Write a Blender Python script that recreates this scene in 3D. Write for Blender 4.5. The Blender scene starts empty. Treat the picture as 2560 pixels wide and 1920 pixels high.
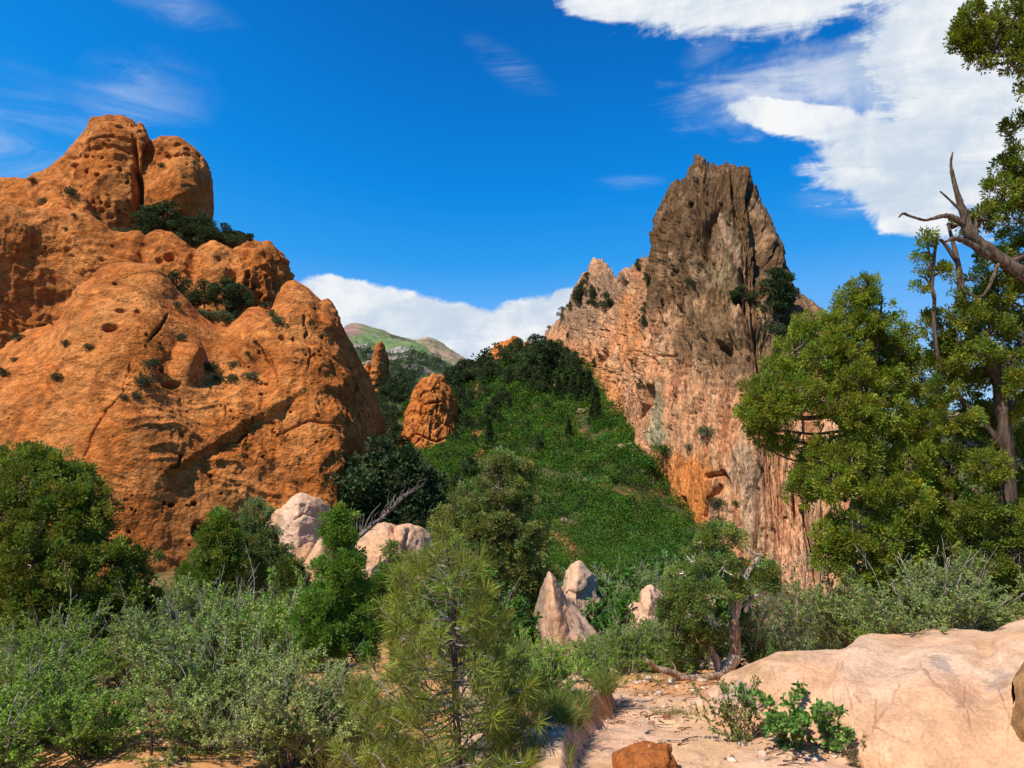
import bpy, math, random
import numpy as np
from math import radians, sin, cos, pi

SC = bpy.context.scene
COL = SC.collection
random.seed(7)
RNG = np.random.default_rng(7)

# ------------------------------------------------------------------ camera
EYE = 1.7          # eye height above the ground at the viewer's feet
F = 1920.0         # focal length in photograph pixels (2560 wide)
CX, HY = 1280.0, 1027.0
cam = bpy.data.cameras.new("camera")
cam.lens = 27.0
cam.sensor_width = 36.0
cam.shift_y = (HY - 960.0) / 2560.0
cam.clip_start = 0.05
cam.clip_end = 40000
camo = bpy.data.objects.new("camera", cam)
camo.location = (0, 0, EYE)
camo.rotation_euler = (pi / 2, 0, 0)
COL.objects.link(camo)
SC.camera = camo

# ------------------------------------------------------------------ light
SUN_AZ, SUN_EL = 132.0, 56.0        # degrees to the left of the view direction, above the horizon
sx, sy, sz = -sin(radians(SUN_AZ)) * cos(radians(SUN_EL)), cos(radians(SUN_AZ)) * cos(radians(SUN_EL)), sin(radians(SUN_EL))
sun = bpy.data.lights.new("sun", 'SUN')
sun.energy = 5.0
sun.angle = radians(0.5)
sun.color = (1.0, 0.93, 0.82)
suno = bpy.data.objects.new("sun", sun)
COL.objects.link(suno)
from mathutils import Vector, Matrix
suno.rotation_euler = Vector((sx, sy, sz)).to_track_quat('Z', 'Y').to_euler()
suno.location = (-60, -20, 90)

SC.view_settings.view_transform = 'Standard'
SC.view_settings.look = 'None'
SC.view_settings.exposure = 0.15
SC.view_settings.gamma = 1.0
SC.render.engine = 'CYCLES'
SC.cycles.max_bounces = 5
SC.cycles.diffuse_bounces = 3
SC.cycles.glossy_bounces = 2
SC.cycles.transmission_bounces = 3
SC.cycles.use_denoising = True
SC.cycles.use_adaptive_sampling = True
SC.cycles.adaptive_threshold = 0.02


# ---- small node helper
class NT:
    def __init__(s, tree):
        s.t = tree
        s.n = tree.nodes
        s.l = tree.links

    def node(s, kind, **kw):
        n = s.n.new(kind)
        for k, v in kw.items():
            setattr(n, k, v)
        return n

    def put(s, sock, v):
        if v is None:
            return
        if hasattr(v, 'links'):
            s.l.new(v, sock)
        else:
            sock.default_value = v

    def m(s, op, a, b=None, c=None, clamp=False):
        n = s.n.new('ShaderNodeMath')
        n.operation = op
        n.use_clamp = clamp
        s.put(n.inputs[0], a)
        s.put(n.inputs[1], b)
        s.put(n.inputs[2], c)
        return n.outputs[0]

    def noise(s, vec, scale, detail=4, rough=0.5, dist=0.0, dim='3D'):
        n = s.n.new('ShaderNodeTexNoise')
        n.noise_dimensions = dim
        s.put(n.inputs['Vector'], vec)
        n.inputs['Scale'].default_value = scale
        n.inputs['Detail'].default_value = detail
        n.inputs['Roughness'].default_value = rough
        n.inputs['Distortion'].default_value = dist
        return n.outputs[0]

    def ss(s, v, a, b, lo=0.0, hi=1.0):
        n = s.n.new('ShaderNodeMapRange')
        n.interpolation_type = 'SMOOTHSTEP'
        s.put(n.inputs[0], v)
        n.inputs[1].default_value = a
        n.inputs[2].default_value = b
        n.inputs[3].default_value = lo
        n.inputs[4].default_value = hi
        return n.outputs[0]

    def mix(s, f, a, b, blend='MIX'):
        n = s.n.new('ShaderNodeMix')
        n.data_type = 'RGBA'
        n.blend_type = blend
        s.put(n.inputs[0], f)
        s.put(n.inputs[6], a)
        s.put(n.inputs[7], b)
        return n.outputs[2]


# ------------------------------------------------------------------ sky with clouds (by compass direction)
def azel(x, y):
    """photograph pixel -> compass azimuth / elevation in degrees"""
    vx, vy, vz = (x - CX) / F, 1.0, (HY - y) / F
    return math.degrees(math.atan2(vx, vy)), math.degrees(math.atan2(vz, math.hypot(vx, vy)))


def build_world():
    w = bpy.data.worlds.new("World")
    SC.world = w
    w.use_nodes = True
    t = NT(w.node_tree)
    t.n.clear()
    sky = t.node('ShaderNodeTexSky', sky_type='NISHITA')
    sky.sun_disc = False
    sky.sun_elevation = radians(SUN_EL)
    sky.sun_rotation = radians(-SUN_AZ)
    sky.altitude = 1900
    sky.air_density = 1.0
    sky.dust_density = 0.6
    sky.ozone_density = 2.0
    # the camera's deep polarised blue: the sky's brightness drives a graded blue
    sg = t.node('ShaderNodeSeparateColor')
    t.put(sg.inputs[0], sky.outputs[0])
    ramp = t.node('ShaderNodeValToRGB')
    stops = [(0.075, (0.040, 0.062, 0.14)), (0.115, (0.020, 0.085, 0.30)), (0.155, (0.003, 0.140, 0.52)), (0.20, (0.004, 0.20, 0.67)), (0.25, (0.006, 0.255, 0.78)), (0.34, (0.032, 0.34, 0.87)), (0.42, (0.11, 0.42, 0.94)), (0.62, (0.25, 0.54, 0.96)), (0.95, (0.43, 0.69, 0.97))]  # lowest stops darken the unseen zenith to weaken its fill light
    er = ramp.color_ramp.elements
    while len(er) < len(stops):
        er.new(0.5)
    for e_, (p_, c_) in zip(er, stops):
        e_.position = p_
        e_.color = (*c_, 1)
    geo = t.node('ShaderNodeTexCoord')
    d = geo.outputs['Generated']
    sep = t.node('ShaderNodeSeparateXYZ')
    t.put(sep.inputs[0], d)
    X, Y, Z = sep.outputs
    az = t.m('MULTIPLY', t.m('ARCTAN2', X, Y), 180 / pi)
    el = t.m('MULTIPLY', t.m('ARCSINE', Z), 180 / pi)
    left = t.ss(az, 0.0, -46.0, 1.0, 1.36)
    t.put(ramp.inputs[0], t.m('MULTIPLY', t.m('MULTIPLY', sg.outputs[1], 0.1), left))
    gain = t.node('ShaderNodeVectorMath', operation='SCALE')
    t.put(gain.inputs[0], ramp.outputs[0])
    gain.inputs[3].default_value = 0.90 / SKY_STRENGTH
    big = t.noise(d, 6.0, 7, 0.62, 0.35)
    # streaky noise: high clouds drawn out along a slanted direction
    mp = t.node('ShaderNodeMapping')
    mp.inputs['Rotation'].default_value = (0, radians(14), 0)
    mp.inputs['Scale'].default_value = (1.0, 1.0, 4.2)
    t.put(mp.inputs['Vector'], d)
    streak = t.noise(mp.outputs[0], 7.5, 8, 0.62, 0.8)
    fine = t.noise(d, 26.0, 8, 0.65, 0.4)

    def blob(x, y, rx, ry, rot=0.0):
        a0, e0 = azel(x, y)
        k = 180 / pi / F
        ra, re = rx * k * 0.9, ry * k * 0.95
        da = t.m('SUBTRACT', az, a0)
        de = t.m('SUBTRACT', el, e0)
        c, s_ = cos(radians(rot)), sin(radians(rot))
        u = t.m('ADD', t.m('MULTIPLY', da, c / ra), t.m('MULTIPLY', de, -s_ / ra))
        v = t.m('ADD', t.m('MULTIPLY', da, s_ / re), t.m('MULTIPLY', de, c / re))
        r = t.m('SQRT', t.m('ADD', t.m('MULTIPLY', u, u), t.m('MULTIPLY', v, v)))
        return t.m('SUBTRACT', 1.0, r)

    def union(bl):
        o = bl[0]
        for b in bl[1:]:
            n = t.node('ShaderNodeMath', operation='SMOOTH_MAX')
            t.put(n.inputs[0], o)
            t.put(n.inputs[1], b)
            n.inputs[2].default_value = 0.25
            o = n.outputs[0]
        return o

    # big white bank on the right
    A = union([blob(b[0], b[1], b[2], b[3], b[4]) for b in CLOUD_BANK])
    nz = t.m('ADD', t.m('MULTIPLY', t.m('SUBTRACT', streak, 0.5), 1.0), t.m('MULTIPLY', t.m('SUBTRACT', fine, 0.5), 0.55))
    A = t.m('ADD', A, nz)
    mA = t.ss(A, 0.0, 0.30)
    # thin veil between the bank's two arms
    V = union([blob(*b) for b in CLOUD_VEIL])
    vz = t.m('ADD', t.m('MULTIPLY', t.m('SUBTRACT', streak, 0.5), 1.5), t.m('MULTIPLY', t.m('SUBTRACT', fine, 0.5), 0.5))
    mV = t.m('MULTIPLY', t.ss(t.m('ADD', V, vz), -0.15, 0.85), 0.72)
    # cumulus low over the hills
    L = union([blob(*b) for b in CLOUD_LOW])
    lz = t.m('ADD', t.m('MULTIPLY', t.m('SUBTRACT', big, 0.5), 0.6), t.m('MULTIPLY', t.m('SUBTRACT', fine, 0.5), 0.7))
    mL = t.ss(t.m('ADD', L, lz), 0.0, 0.22)
    # faint wisps
    Wd = union([blob(*b) for b in CLOUD_WISP])
    mp2 = t.node('ShaderNodeMapping')
    mp2.inputs['Rotation'].default_value = (0, radians(28), 0)
    mp2.inputs['Scale'].default_value = (1.0, 1.0, 5.0)
    t.put(mp2.inputs['Vector'], d)
    wisp = t.noise(mp2.outputs[0], 5.0, 10, 0.68, 1.2)
    mW = t.m('MULTIPLY', t.m('MULTIPLY', t.ss(t.m('ADD', Wd, t.m('MULTIPLY', t.m('SUBTRACT', big, 0.5), 0.9)), 0.0, 1.0), t.ss(wisp, 0.36, 0.76)), 0.34)
    mask = t.m('MAXIMUM', t.m('MAXIMUM', mA, mV), t.m('MAXIMUM', mL, mW))
    mask = t.m('MULTIPLY', mask, t.m('GREATER_THAN', Z, -0.01))
    # cloud body: white tops, soft blue-grey hollows
    sh = t.ss(t.m('ADD', t.m('ADD', t.m('MULTIPLY', big, 0.5), t.m('MULTIPLY', streak, 0.3)), t.m('MULTIPLY', fine, 0.2)), 0.40, 0.60)
    ccol = t.mix(sh, (0.60, 0.71, 0.84, 1), (0.96, 0.975, 0.99, 1))
    # mixing with the deep blue behind, thin cloud reads bluish by itself
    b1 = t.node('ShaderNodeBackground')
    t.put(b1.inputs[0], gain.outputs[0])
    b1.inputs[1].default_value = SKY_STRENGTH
    b2 = t.node('ShaderNodeBackground')
    t.put(b2.inputs[0], ccol)
    b2.inputs[1].default_value = 0.87
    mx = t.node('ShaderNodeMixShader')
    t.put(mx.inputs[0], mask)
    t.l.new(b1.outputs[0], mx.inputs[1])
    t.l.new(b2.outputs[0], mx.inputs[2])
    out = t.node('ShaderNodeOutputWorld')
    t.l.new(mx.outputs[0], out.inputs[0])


SKY_STRENGTH = 0.10
# x, y, rx, ry, rot in photograph pixels (turned into compass directions)
CLOUD_BANK = [(2000, -150, 560, 215, 0), (1640, 0, 230, 60, 10), (2480, 60, 330, 190, 0), (1530, 20, 160, 35, 6),
              (2350, 400, 360, 130, 8), (2010, 300, 230, 48, 16), (2240, 440, 240, 110, 35), (2290, 545, 120, 50, 15), (2520, 300, 260, 260, 0)]
CLOUD_VEIL = [(2080, 190, 420, 95, -4), (2350, 170, 330, 130, 0)]
CLOUD_LOW = [(860, 740, 130, 50, 10), (1010, 790, 220, 70, 8), (1130, 800, 150, 50, 0), (1330, 810, 180, 75, -12), (1210, 880, 240, 60, 0),
             (1430, 760, 90, 50, 0), (930, 840, 160, 80, 0)]
CLOUD_WISP = [(430, 15, 230, 60, 10), (330, 270, 240, 150, -30), (1270, 165, 170, 50, 28), (1580, 452, 120, 30, 0), (60, 380, 330, 240, 0), (1770, 125, 100, 40, -20), (2110, 510, 160, 40, 10), (2250, 560, 60, 30, 0)]
build_world()

# ------------------------------------------------------------------ numeric helpers
_pr = np.random.default_rng(11)
_PERM = _pr.permutation(256)
_PERM = np.concatenate([_PERM, _PERM]).astype(np.int32)
_G = _pr.normal(size=(256, 3)).astype(np.float32)
_G /= np.linalg.norm(_G, axis=1)[:, None]


def perlin(P):
    P = np.asarray(P, np.float32)
    fl = np.floor(P)
    f = P - fl
    I = fl.astype(np.int32) & 255
    u = f * f * f * (f * (f * 6 - 15) + 10)
    out = 0
    x0, y0, z0 = I[..., 0], I[..., 1], I[..., 2]
    for dx in (0, 1):
        wx = u[..., 0] if dx else 1 - u[..., 0]
        px = _PERM[(x0 + dx) & 255]
        for dy in (0, 1):
            wy = u[..., 1] if dy else 1 - u[..., 1]
            py = _PERM[px + ((y0 + dy) & 255)]
            for dz in (0, 1):
                wz = u[..., 2] if dz else 1 - u[..., 2]
                g = _G[_PERM[py + ((z0 + dz) & 255)]]
                dot = g[..., 0] * (f[..., 0] - dx) + g[..., 1] * (f[..., 1] - dy) + g[..., 2] * (f[..., 2] - dz)
                out = out + wx * wy * wz * dot
    return out * 1.5


def fbm(P, octv=4, gain=0.5, lac=2.03, seed=0.0):
    P = np.asarray(P, np.float32) + seed * 17.3
    a, s, o = 1.0, 0.0, 0
    for _ in range(octv):
        o = o + a * perlin(P)
        s += a
        a *= gain
        P = P * lac + 5.17
    return o / s


def ridged(P, octv=4, gain=0.5, lac=2.1, seed=0.0):
    P = np.asarray(P, np.float32) + seed * 13.7
    a, s, o = 1.0, 0.0, 0
    for _ in range(octv):
        o = o + a * (1 - np.abs(perlin(P)) * 1.6)
        s += a
        a *= gain
        P = P * lac + 3.31
    return o / s


def worley(P, seed=0):
    """F1, F2 distance and id of the nearest cell"""
    P = np.asarray(P, np.float32) + seed * 9.1
    I = np.floor(P).astype(np.int32)
    f1 = np.full(P.shape[:-1], 9.0, np.float32)
    f2 = f1.copy()
    cid = np.zeros(P.shape[:-1], np.int32)
    for dx in (-1, 0, 1):
        for dy in (-1, 0, 1):
            for dz in (-1, 0, 1):
                c = I + np.array([dx, dy, dz], np.int32)
                h = _PERM[_PERM[_PERM[c[..., 0] & 255] + (c[..., 1] & 255)] + (c[..., 2] & 255)]
                pt = c + (_G[h] * 0.5 + 0.5)
                d = np.sqrt(((P - pt) ** 2).sum(-1))
                near = d < f1
                f2 = np.where(near, f1, np.minimum(f2, d))
                cid = np.where(near, h, cid)
                f1 = np.where(near, d, f1)
    return f1, f2, cid


def sstep(x, a, b):
    t = np.clip((x - a) / (b - a), 0, 1)
    return t * t * (3 - 2 * t)


def W(x, y, d):
    """photograph pixel at a distance -> world point"""
    x, y, d = np.broadcast_arrays(np.asarray(x, float), np.asarray(y, float), np.asarray(d, float))
    return np.stack([(x - CX) / F * d, d, EYE + (HY - y) / F * d], -1)


def PX(P):
    d = np.maximum(P[..., 1], 0.1)
    return CX + P[..., 0] / d * F, HY - (P[..., 2] - EYE) / d * F


def unit(v):
    return v / np.maximum(np.linalg.norm(v, axis=-1, keepdims=True), 1e-9)


def seg_dist(px, py, pts):
    best = np.full(px.shape, 1e9, np.float32)
    for (x0, y0), (x1, y1) in zip(pts[:-1], pts[1:]):
        dx, dy = x1 - x0, y1 - y0
        t = np.clip(((px - x0) * dx + (py - y0) * dy) / (dx * dx + dy * dy + 1e-9), 0, 1)
        best = np.minimum(best, (px - x0 - t * dx) ** 2 + (py - y0 - t * dy) ** 2)
    return np.sqrt(best)


def blobmask(px, py, blobs):
    """soft union of ellipses (x, y, rx, ry)"""
    o = np.zeros(px.shape, np.float32)
    for (x, y, rx, ry) in blobs:
        r = np.sqrt(((px - x) / rx) ** 2 + ((py - y) / ry) ** 2)
        o = np.maximum(o, 1 - r)
    return o


# ------------------------------------------------------------------ objects
def tag(o, label=None, cat=None, group=None, kind=None):
    if label:
        o['label'] = label
    if cat:
        o['category'] = cat
    if group:
        o['group'] = group
    if kind:
        o['kind'] = kind
    return o


def link(o, parent=None):
    COL.objects.link(o)
    if parent is not None:
        o.parent = parent
    return o


def empty(name, loc):
    o = bpy.data.objects.new(name, None)
    o.empty_display_size = 0.2
    o.location = loc
    COL.objects.link(o)
    return o


def mesh_data(name, V, Q, mat, col=None, smooth=True):
    V = np.ascontiguousarray(np.asarray(V, np.float32).reshape(-1, 3))
    Q = np.ascontiguousarray(np.asarray(Q, np.int32).reshape(-1, 4))
    me = bpy.data.meshes.new(name)
    me.vertices.add(len(V))
    me.vertices.foreach_set('co', V.ravel())
    me.loops.add(Q.size)
    me.loops.foreach_set('vertex_index', Q.ravel())
    me.polygons.add(len(Q))
    me.polygons.foreach_set('loop_start', np.arange(0, Q.size, 4, dtype=np.int32))
    me.polygons.foreach_set('use_smooth', np.full(len(Q), smooth, dtype=bool))
    if col is not None:
        at = me.attributes.new('col', 'FLOAT_COLOR', 'POINT')
        c = np.ones((len(V), 4), np.float32)
        c[:, :3] = np.asarray(col, np.float32).reshape(-1, 3)
        at.data.foreach_set('color', c.ravel())
    if mat is not None:
        me.materials.append(mat)
    me.update(calc_edges=True)
    return me


def mesh(name, V, Q, mat, parent=None, col=None, smooth=True):
    me = mesh_data(name, V, Q, mat, col, smooth)
    o = bpy.data.objects.new(name, me)
    return link(o, parent)


def gridq(nv, nu, wrap=False):
    i = np.arange(nv * nu).reshape(nv, nu)
    if wrap:
        i = np.concatenate([i, i[:, :1]], 1)
    return np.stack([i[:-1, :-1], i[:-1, 1:], i[1:, 1:], i[1:, :-1]], -1).reshape(-1, 4)


class Geo:
    def __init__(s):
        s.V, s.Q, s.C, s.n = [], [], [], 0

    def add(s, V, Q, C=(1, 1, 1)):
        V = np.asarray(V, np.float32).reshape(-1, 3)
        C = np.broadcast_to(np.asarray(C, np.float32), V.shape) if np.ndim(C) == 1 else np.asarray(C, np.float32).reshape(-1, 3)
        s.V.append(V)
        s.Q.append(np.asarray(Q, np.int32).reshape(-1, 4) + s.n)
        s.C.append(C)
        s.n += len(V)

    def get(s):
        return np.concatenate(s.V), np.concatenate(s.Q), np.concatenate(s.C)

    def build(s, name, mat, parent=None, origin=None, smooth=True):
        V, Q, C = s.get()
        if origin is not None:
            V = V - np.asarray(origin, np.float32)
        return mesh(name, V, Q, mat, parent, C, smooth)


def smooth_path(pts, n):
    """Catmull-Rom through points, n samples per span"""
    P = np.asarray(pts, float)
    if len(P) < 3:
        t = np.linspace(0, 1, n + 1)[:, None]
        return P[0] * (1 - t) + P[-1] * t
    E = np.vstack([2 * P[0] - P[1], P, 2 * P[-1] - P[-2]])
    out = []
    t = np.linspace(0, 1, n, endpoint=False)[:, None]
    for i in range(len(P) - 1):
        a, b, c, d = E[i], E[i + 1], E[i + 2], E[i + 3]
        out.append(0.5 * (2 * b + (c - a) * t + (2 * a - 5 * b + 4 * c - d) * t ** 2 + (3 * b - a - 3 * c + d) * t ** 3))
    out.append(P[-1:])
    return np.concatenate(out)


def tube(g, pts, r0, r1=None, sides=6, col=(1, 1, 1), rough=0.0, twist=0.0):
    P = np.asarray(pts, float)
    n = len(P)
    r = np.asarray(r0, float) if np.ndim(r0) else np.linspace(r0, r0 if r1 is None else r1, n)
    T = np.gradient(P, axis=0)
    T = unit(T)
    ref = np.array([0.31, 0.17, 0.93]) if abs(T[0, 2]) < 0.8 else np.array([0.95, 0.2, 0.1])
    A = unit(np.cross(T, ref))
    B = np.cross(T, A)
    th = np.linspace(0, 2 * pi, sides, endpoint=False)[None, :] + np.linspace(0, twist, n)[:, None]
    rr = np.repeat(r[:, None], sides, 1)
    if rough:
        # lengthwise flutes of a weathered trunk
        lob = np.cos(th * 3 - np.linspace(0, twist, n)[:, None] * 3) * 0.5 + np.cos(th * 7 + 1.3) * 0.35
        rr = rr * (1 + rough * lob + rough * 0.7 * RNG.normal(size=(n, 1)) * 0.4)
    V = P[:, None] + rr[..., None] * (np.cos(th)[..., None] * A[:, None] + np.sin(th)[..., None] * B[:, None])
    g.add(V, gridq(n, sides, True), col)


def leaf_quads(g, P, D, L, Wd, C, curl=0.0, rng=RNG):
    """diamond leaves: base P, direction D, length L, width Wd, colour C (N,3)"""
    P = np.asarray(P, np.float32)
    N = len(P)
    D = unit(np.asarray(D, np.float32))
    R = rng.normal(size=(N, 3)).astype(np.float32)
    S = unit(np.cross(D, R))
    Nn = np.cross(S, D)
    L = np.broadcast_to(np.asarray(L, np.float32), (N,))[:, None]
    Wd = np.broadcast_to(np.asarray(Wd, np.float32), (N,))[:, None]
    mid = P + D * L * 0.55
    V = np.stack([P, mid + S * Wd * 0.5 + Nn * L * curl, P + D * L - Nn * L * curl * 0.6, mid - S * Wd * 0.5 + Nn * L * curl], 1)
    Q = np.arange(N * 4).reshape(N, 4)
    g.add(V, Q, np.repeat(np.asarray(C, np.float32), 4, 0))


def vary(base, N, amt=0.18, hue=0.12, rng=RNG):
    """N colours round a base"""
    b = np.asarray(base, np.float32)
    k = 1 + rng.normal(size=(N, 1)) * amt
    h = rng.normal(size=(N, 1)) * hue
    c = b * k
    c[:, 0:1] *= 1 + h
    c[:, 2:3] *= 1 - h * 0.5
    return np.clip(c, 0.003, 0.9).astype(np.float32)


# ------------------------------------------------------------------ materials
MATS = {}


def mat_leaf(name, trans=0.34, rough=0.55, spec=0.25):
    m = bpy.data.materials.new(name)
    m.use_nodes = True
    t = NT(m.node_tree)
    t.n.clear()
    at = t.node('ShaderNodeAttribute', attribute_name='col')
    oi = t.node('ShaderNodeObjectInfo')
    hs = t.node('ShaderNodeHueSaturation')
    t.put(hs.inputs['Color'], at.outputs['Color'])
    t.put(hs.inputs['Value'], t.ss(oi.outputs['Random'], 0, 1, 0.86, 1.14))
    p = t.node('ShaderNodeBsdfPrincipled')
    t.put(p.inputs['Base Color'], hs.outputs[0])
    p.inputs['Roughness'].default_value = rough
    p.inputs['Specular IOR Level'].default_value = spec
    tr = t.node('ShaderNodeBsdfTranslucent')
    t.put(tr.inputs[0], t.mix(1.0, hs.outputs[0], (1.25, 1.2, 0.5, 1), 'MULTIPLY'))
    mx = t.node('ShaderNodeMixShader')
    mx.inputs[0].default_value = trans
    t.l.new(p.outputs[0], mx.inputs[1])
    t.l.new(tr.outputs[0], mx.inputs[2])
    o = t.node('ShaderNodeOutputMaterial')
    t.l.new(mx.outputs[0], o.inputs[0])
    return m


def mat_bark(name, scale=14.0, bump=0.5):
    m = bpy.data.materials.new(name)
    m.use_nodes = True
    t = NT(m.node_tree)
    p = t.n['Principled BSDF']
    at = t.node('ShaderNodeAttribute', attribute_name='col')
    co = t.node('ShaderNodeTexCoord').outputs['Object']
    mp = t.node('ShaderNodeMapping')
    mp.inputs['Scale'].default_value = (1, 1, 0.16)
    t.put(mp.inputs['Vector'], co)
    n = t.noise(mp.outputs[0], scale * 3, 6, 0.6, 0.6)
    t.put(p.inputs['Base Color'], t.mix(1.0, at.outputs['Color'], t.mix(t.ss(n, 0.3, 0.7), (0.28, 0.26, 0.25, 1), (1.45, 1.42, 1.4, 1)), 'MULTIPLY'))
    p.inputs['Roughness'].default_value = 0.9
    p.inputs['Specular IOR Level'].default_value = 0.15
    b = t.node('ShaderNodeBump')
    b.inputs['Strength'].default_value = bump
    b.inputs['Distance'].default_value = 0.02
    t.put(b.inputs['Height'], n)
    t.l.new(b.outputs[0], p.inputs['Normal'])
    return m


def mat_rock(name, s1, s2, dist, strength=0.7, stretch=(1, 1, 1), contrast=0.35, rough=0.9, pits=0.0):
    """vertex-coloured rock with fine colour mottling and grain; s1 coarse and s2 fine noise scale (per metre), dist bump height in metres"""
    m = bpy.data.materials.new(name)
    m.use_nodes = True
    t = NT(m.node_tree)
    p = t.n['Principled BSDF']
    at = t.node('ShaderNodeAttribute', attribute_name='col')
    co = t.node('ShaderNodeTexCoord').outputs['Object']
    mp = t.node('ShaderNodeMapping')
    mp.inputs['Scale'].default_value = stretch
    t.put(mp.inputs['Vector'], co)
    v = mp.outputs[0]
    a = t.noise(v, s1, 6, 0.62, 0.5)
    b = t.noise(v, s2, 6, 0.6, 0.2)
    k = t.m('ADD', t.m('MULTIPLY', a, 0.55), t.m('MULTIPLY', b, 0.45))
    f = t.ss(k, 0.36, 0.64, 1.0 - contrast, 1.0 + contrast)
    cmb = t.node('ShaderNodeCombineXYZ')
    for i in range(3):
        t.put(cmb.inputs[i], f)
    t.put(p.inputs['Base Color'], t.mix(1.0, at.outputs['Color'], cmb.outputs[0], 'MULTIPLY'))
    p.inputs['Roughness'].default_value = rough
    p.inputs['Specular IOR Level'].default_value = 0.12
    h = k
    if pits:
        vo = t.node('ShaderNodeTexVoronoi')
        vo.inputs['Scale'].default_value = s1 * 2.2
        t.put(vo.inputs['Vector'], v)
        h = t.m('SUBTRACT', k, t.m('MULTIPLY', t.ss(vo.outputs['Distance'], 0.22, 0.05), pits))
    bp = t.node('ShaderNodeBump')
    bp.inputs['Strength'].default_value = strength
    bp.inputs['Distance'].default_value = dist
    t.put(bp.inputs['Height'], h)
    t.l.new(bp.outputs[0], p.inputs['Normal'])
    return m


M_RED = mat_rock('red_sandstone', 0.6, 2.6, 1.0, 0.9, (1, 1, 1.5), 0.34, pits=0.25)
M_SPIRE = mat_rock('fractured_sandstone', 0.8, 2.6, 1.7, 1.0, (1, 1, 0.22), 0.46)
M_FIN = mat_rock('red_fin_sandstone', 0.6, 3.0, 0.6, 0.8, (1, 1, 1.3), 0.25)
M_PINK = mat_rock('pink_sandstone', 5.0, 48.0, 0.03, 0.9, (1, 1, 1), 0.22)
M_RUST = mat_rock('rust_boulder', 14.0, 70.0, 0.012, 0.8, (1, 1, 1), 0.30)
M_HILLROCK = mat_rock('hillside_boulder', 0.9, 5.0, 0.25, 0.7, (1, 1, 1), 0.25)
M_GROUND = mat_rock('ground_soil', 3.0, 38.0, 0.03, 0.7, (1, 1, 1), 0.2)
M_MOUNT = mat_rock('mountain_ground', 0.012, 0.07, 14.0, 0.7, (1, 1, 1), 0.30)
M_LEAF = mat_leaf('juniper_leaf', 0.38)
M_NEEDLE = mat_leaf('pine_needle', 0.30, 0.45, 0.25)
M_SHRUB = mat_leaf('shrub_leaf', 0.30, 0.5, 0.2)
M_FAR = mat_leaf('distant_leaf', 0.20, 0.7, 0.1)
M_GRASS = mat_leaf('grass_blade', 0.35, 0.5, 0.3)
M_BARK = mat_bark('bark')
M_DEAD = mat_bark('weathered_wood', 18.0, 0.6)
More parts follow.
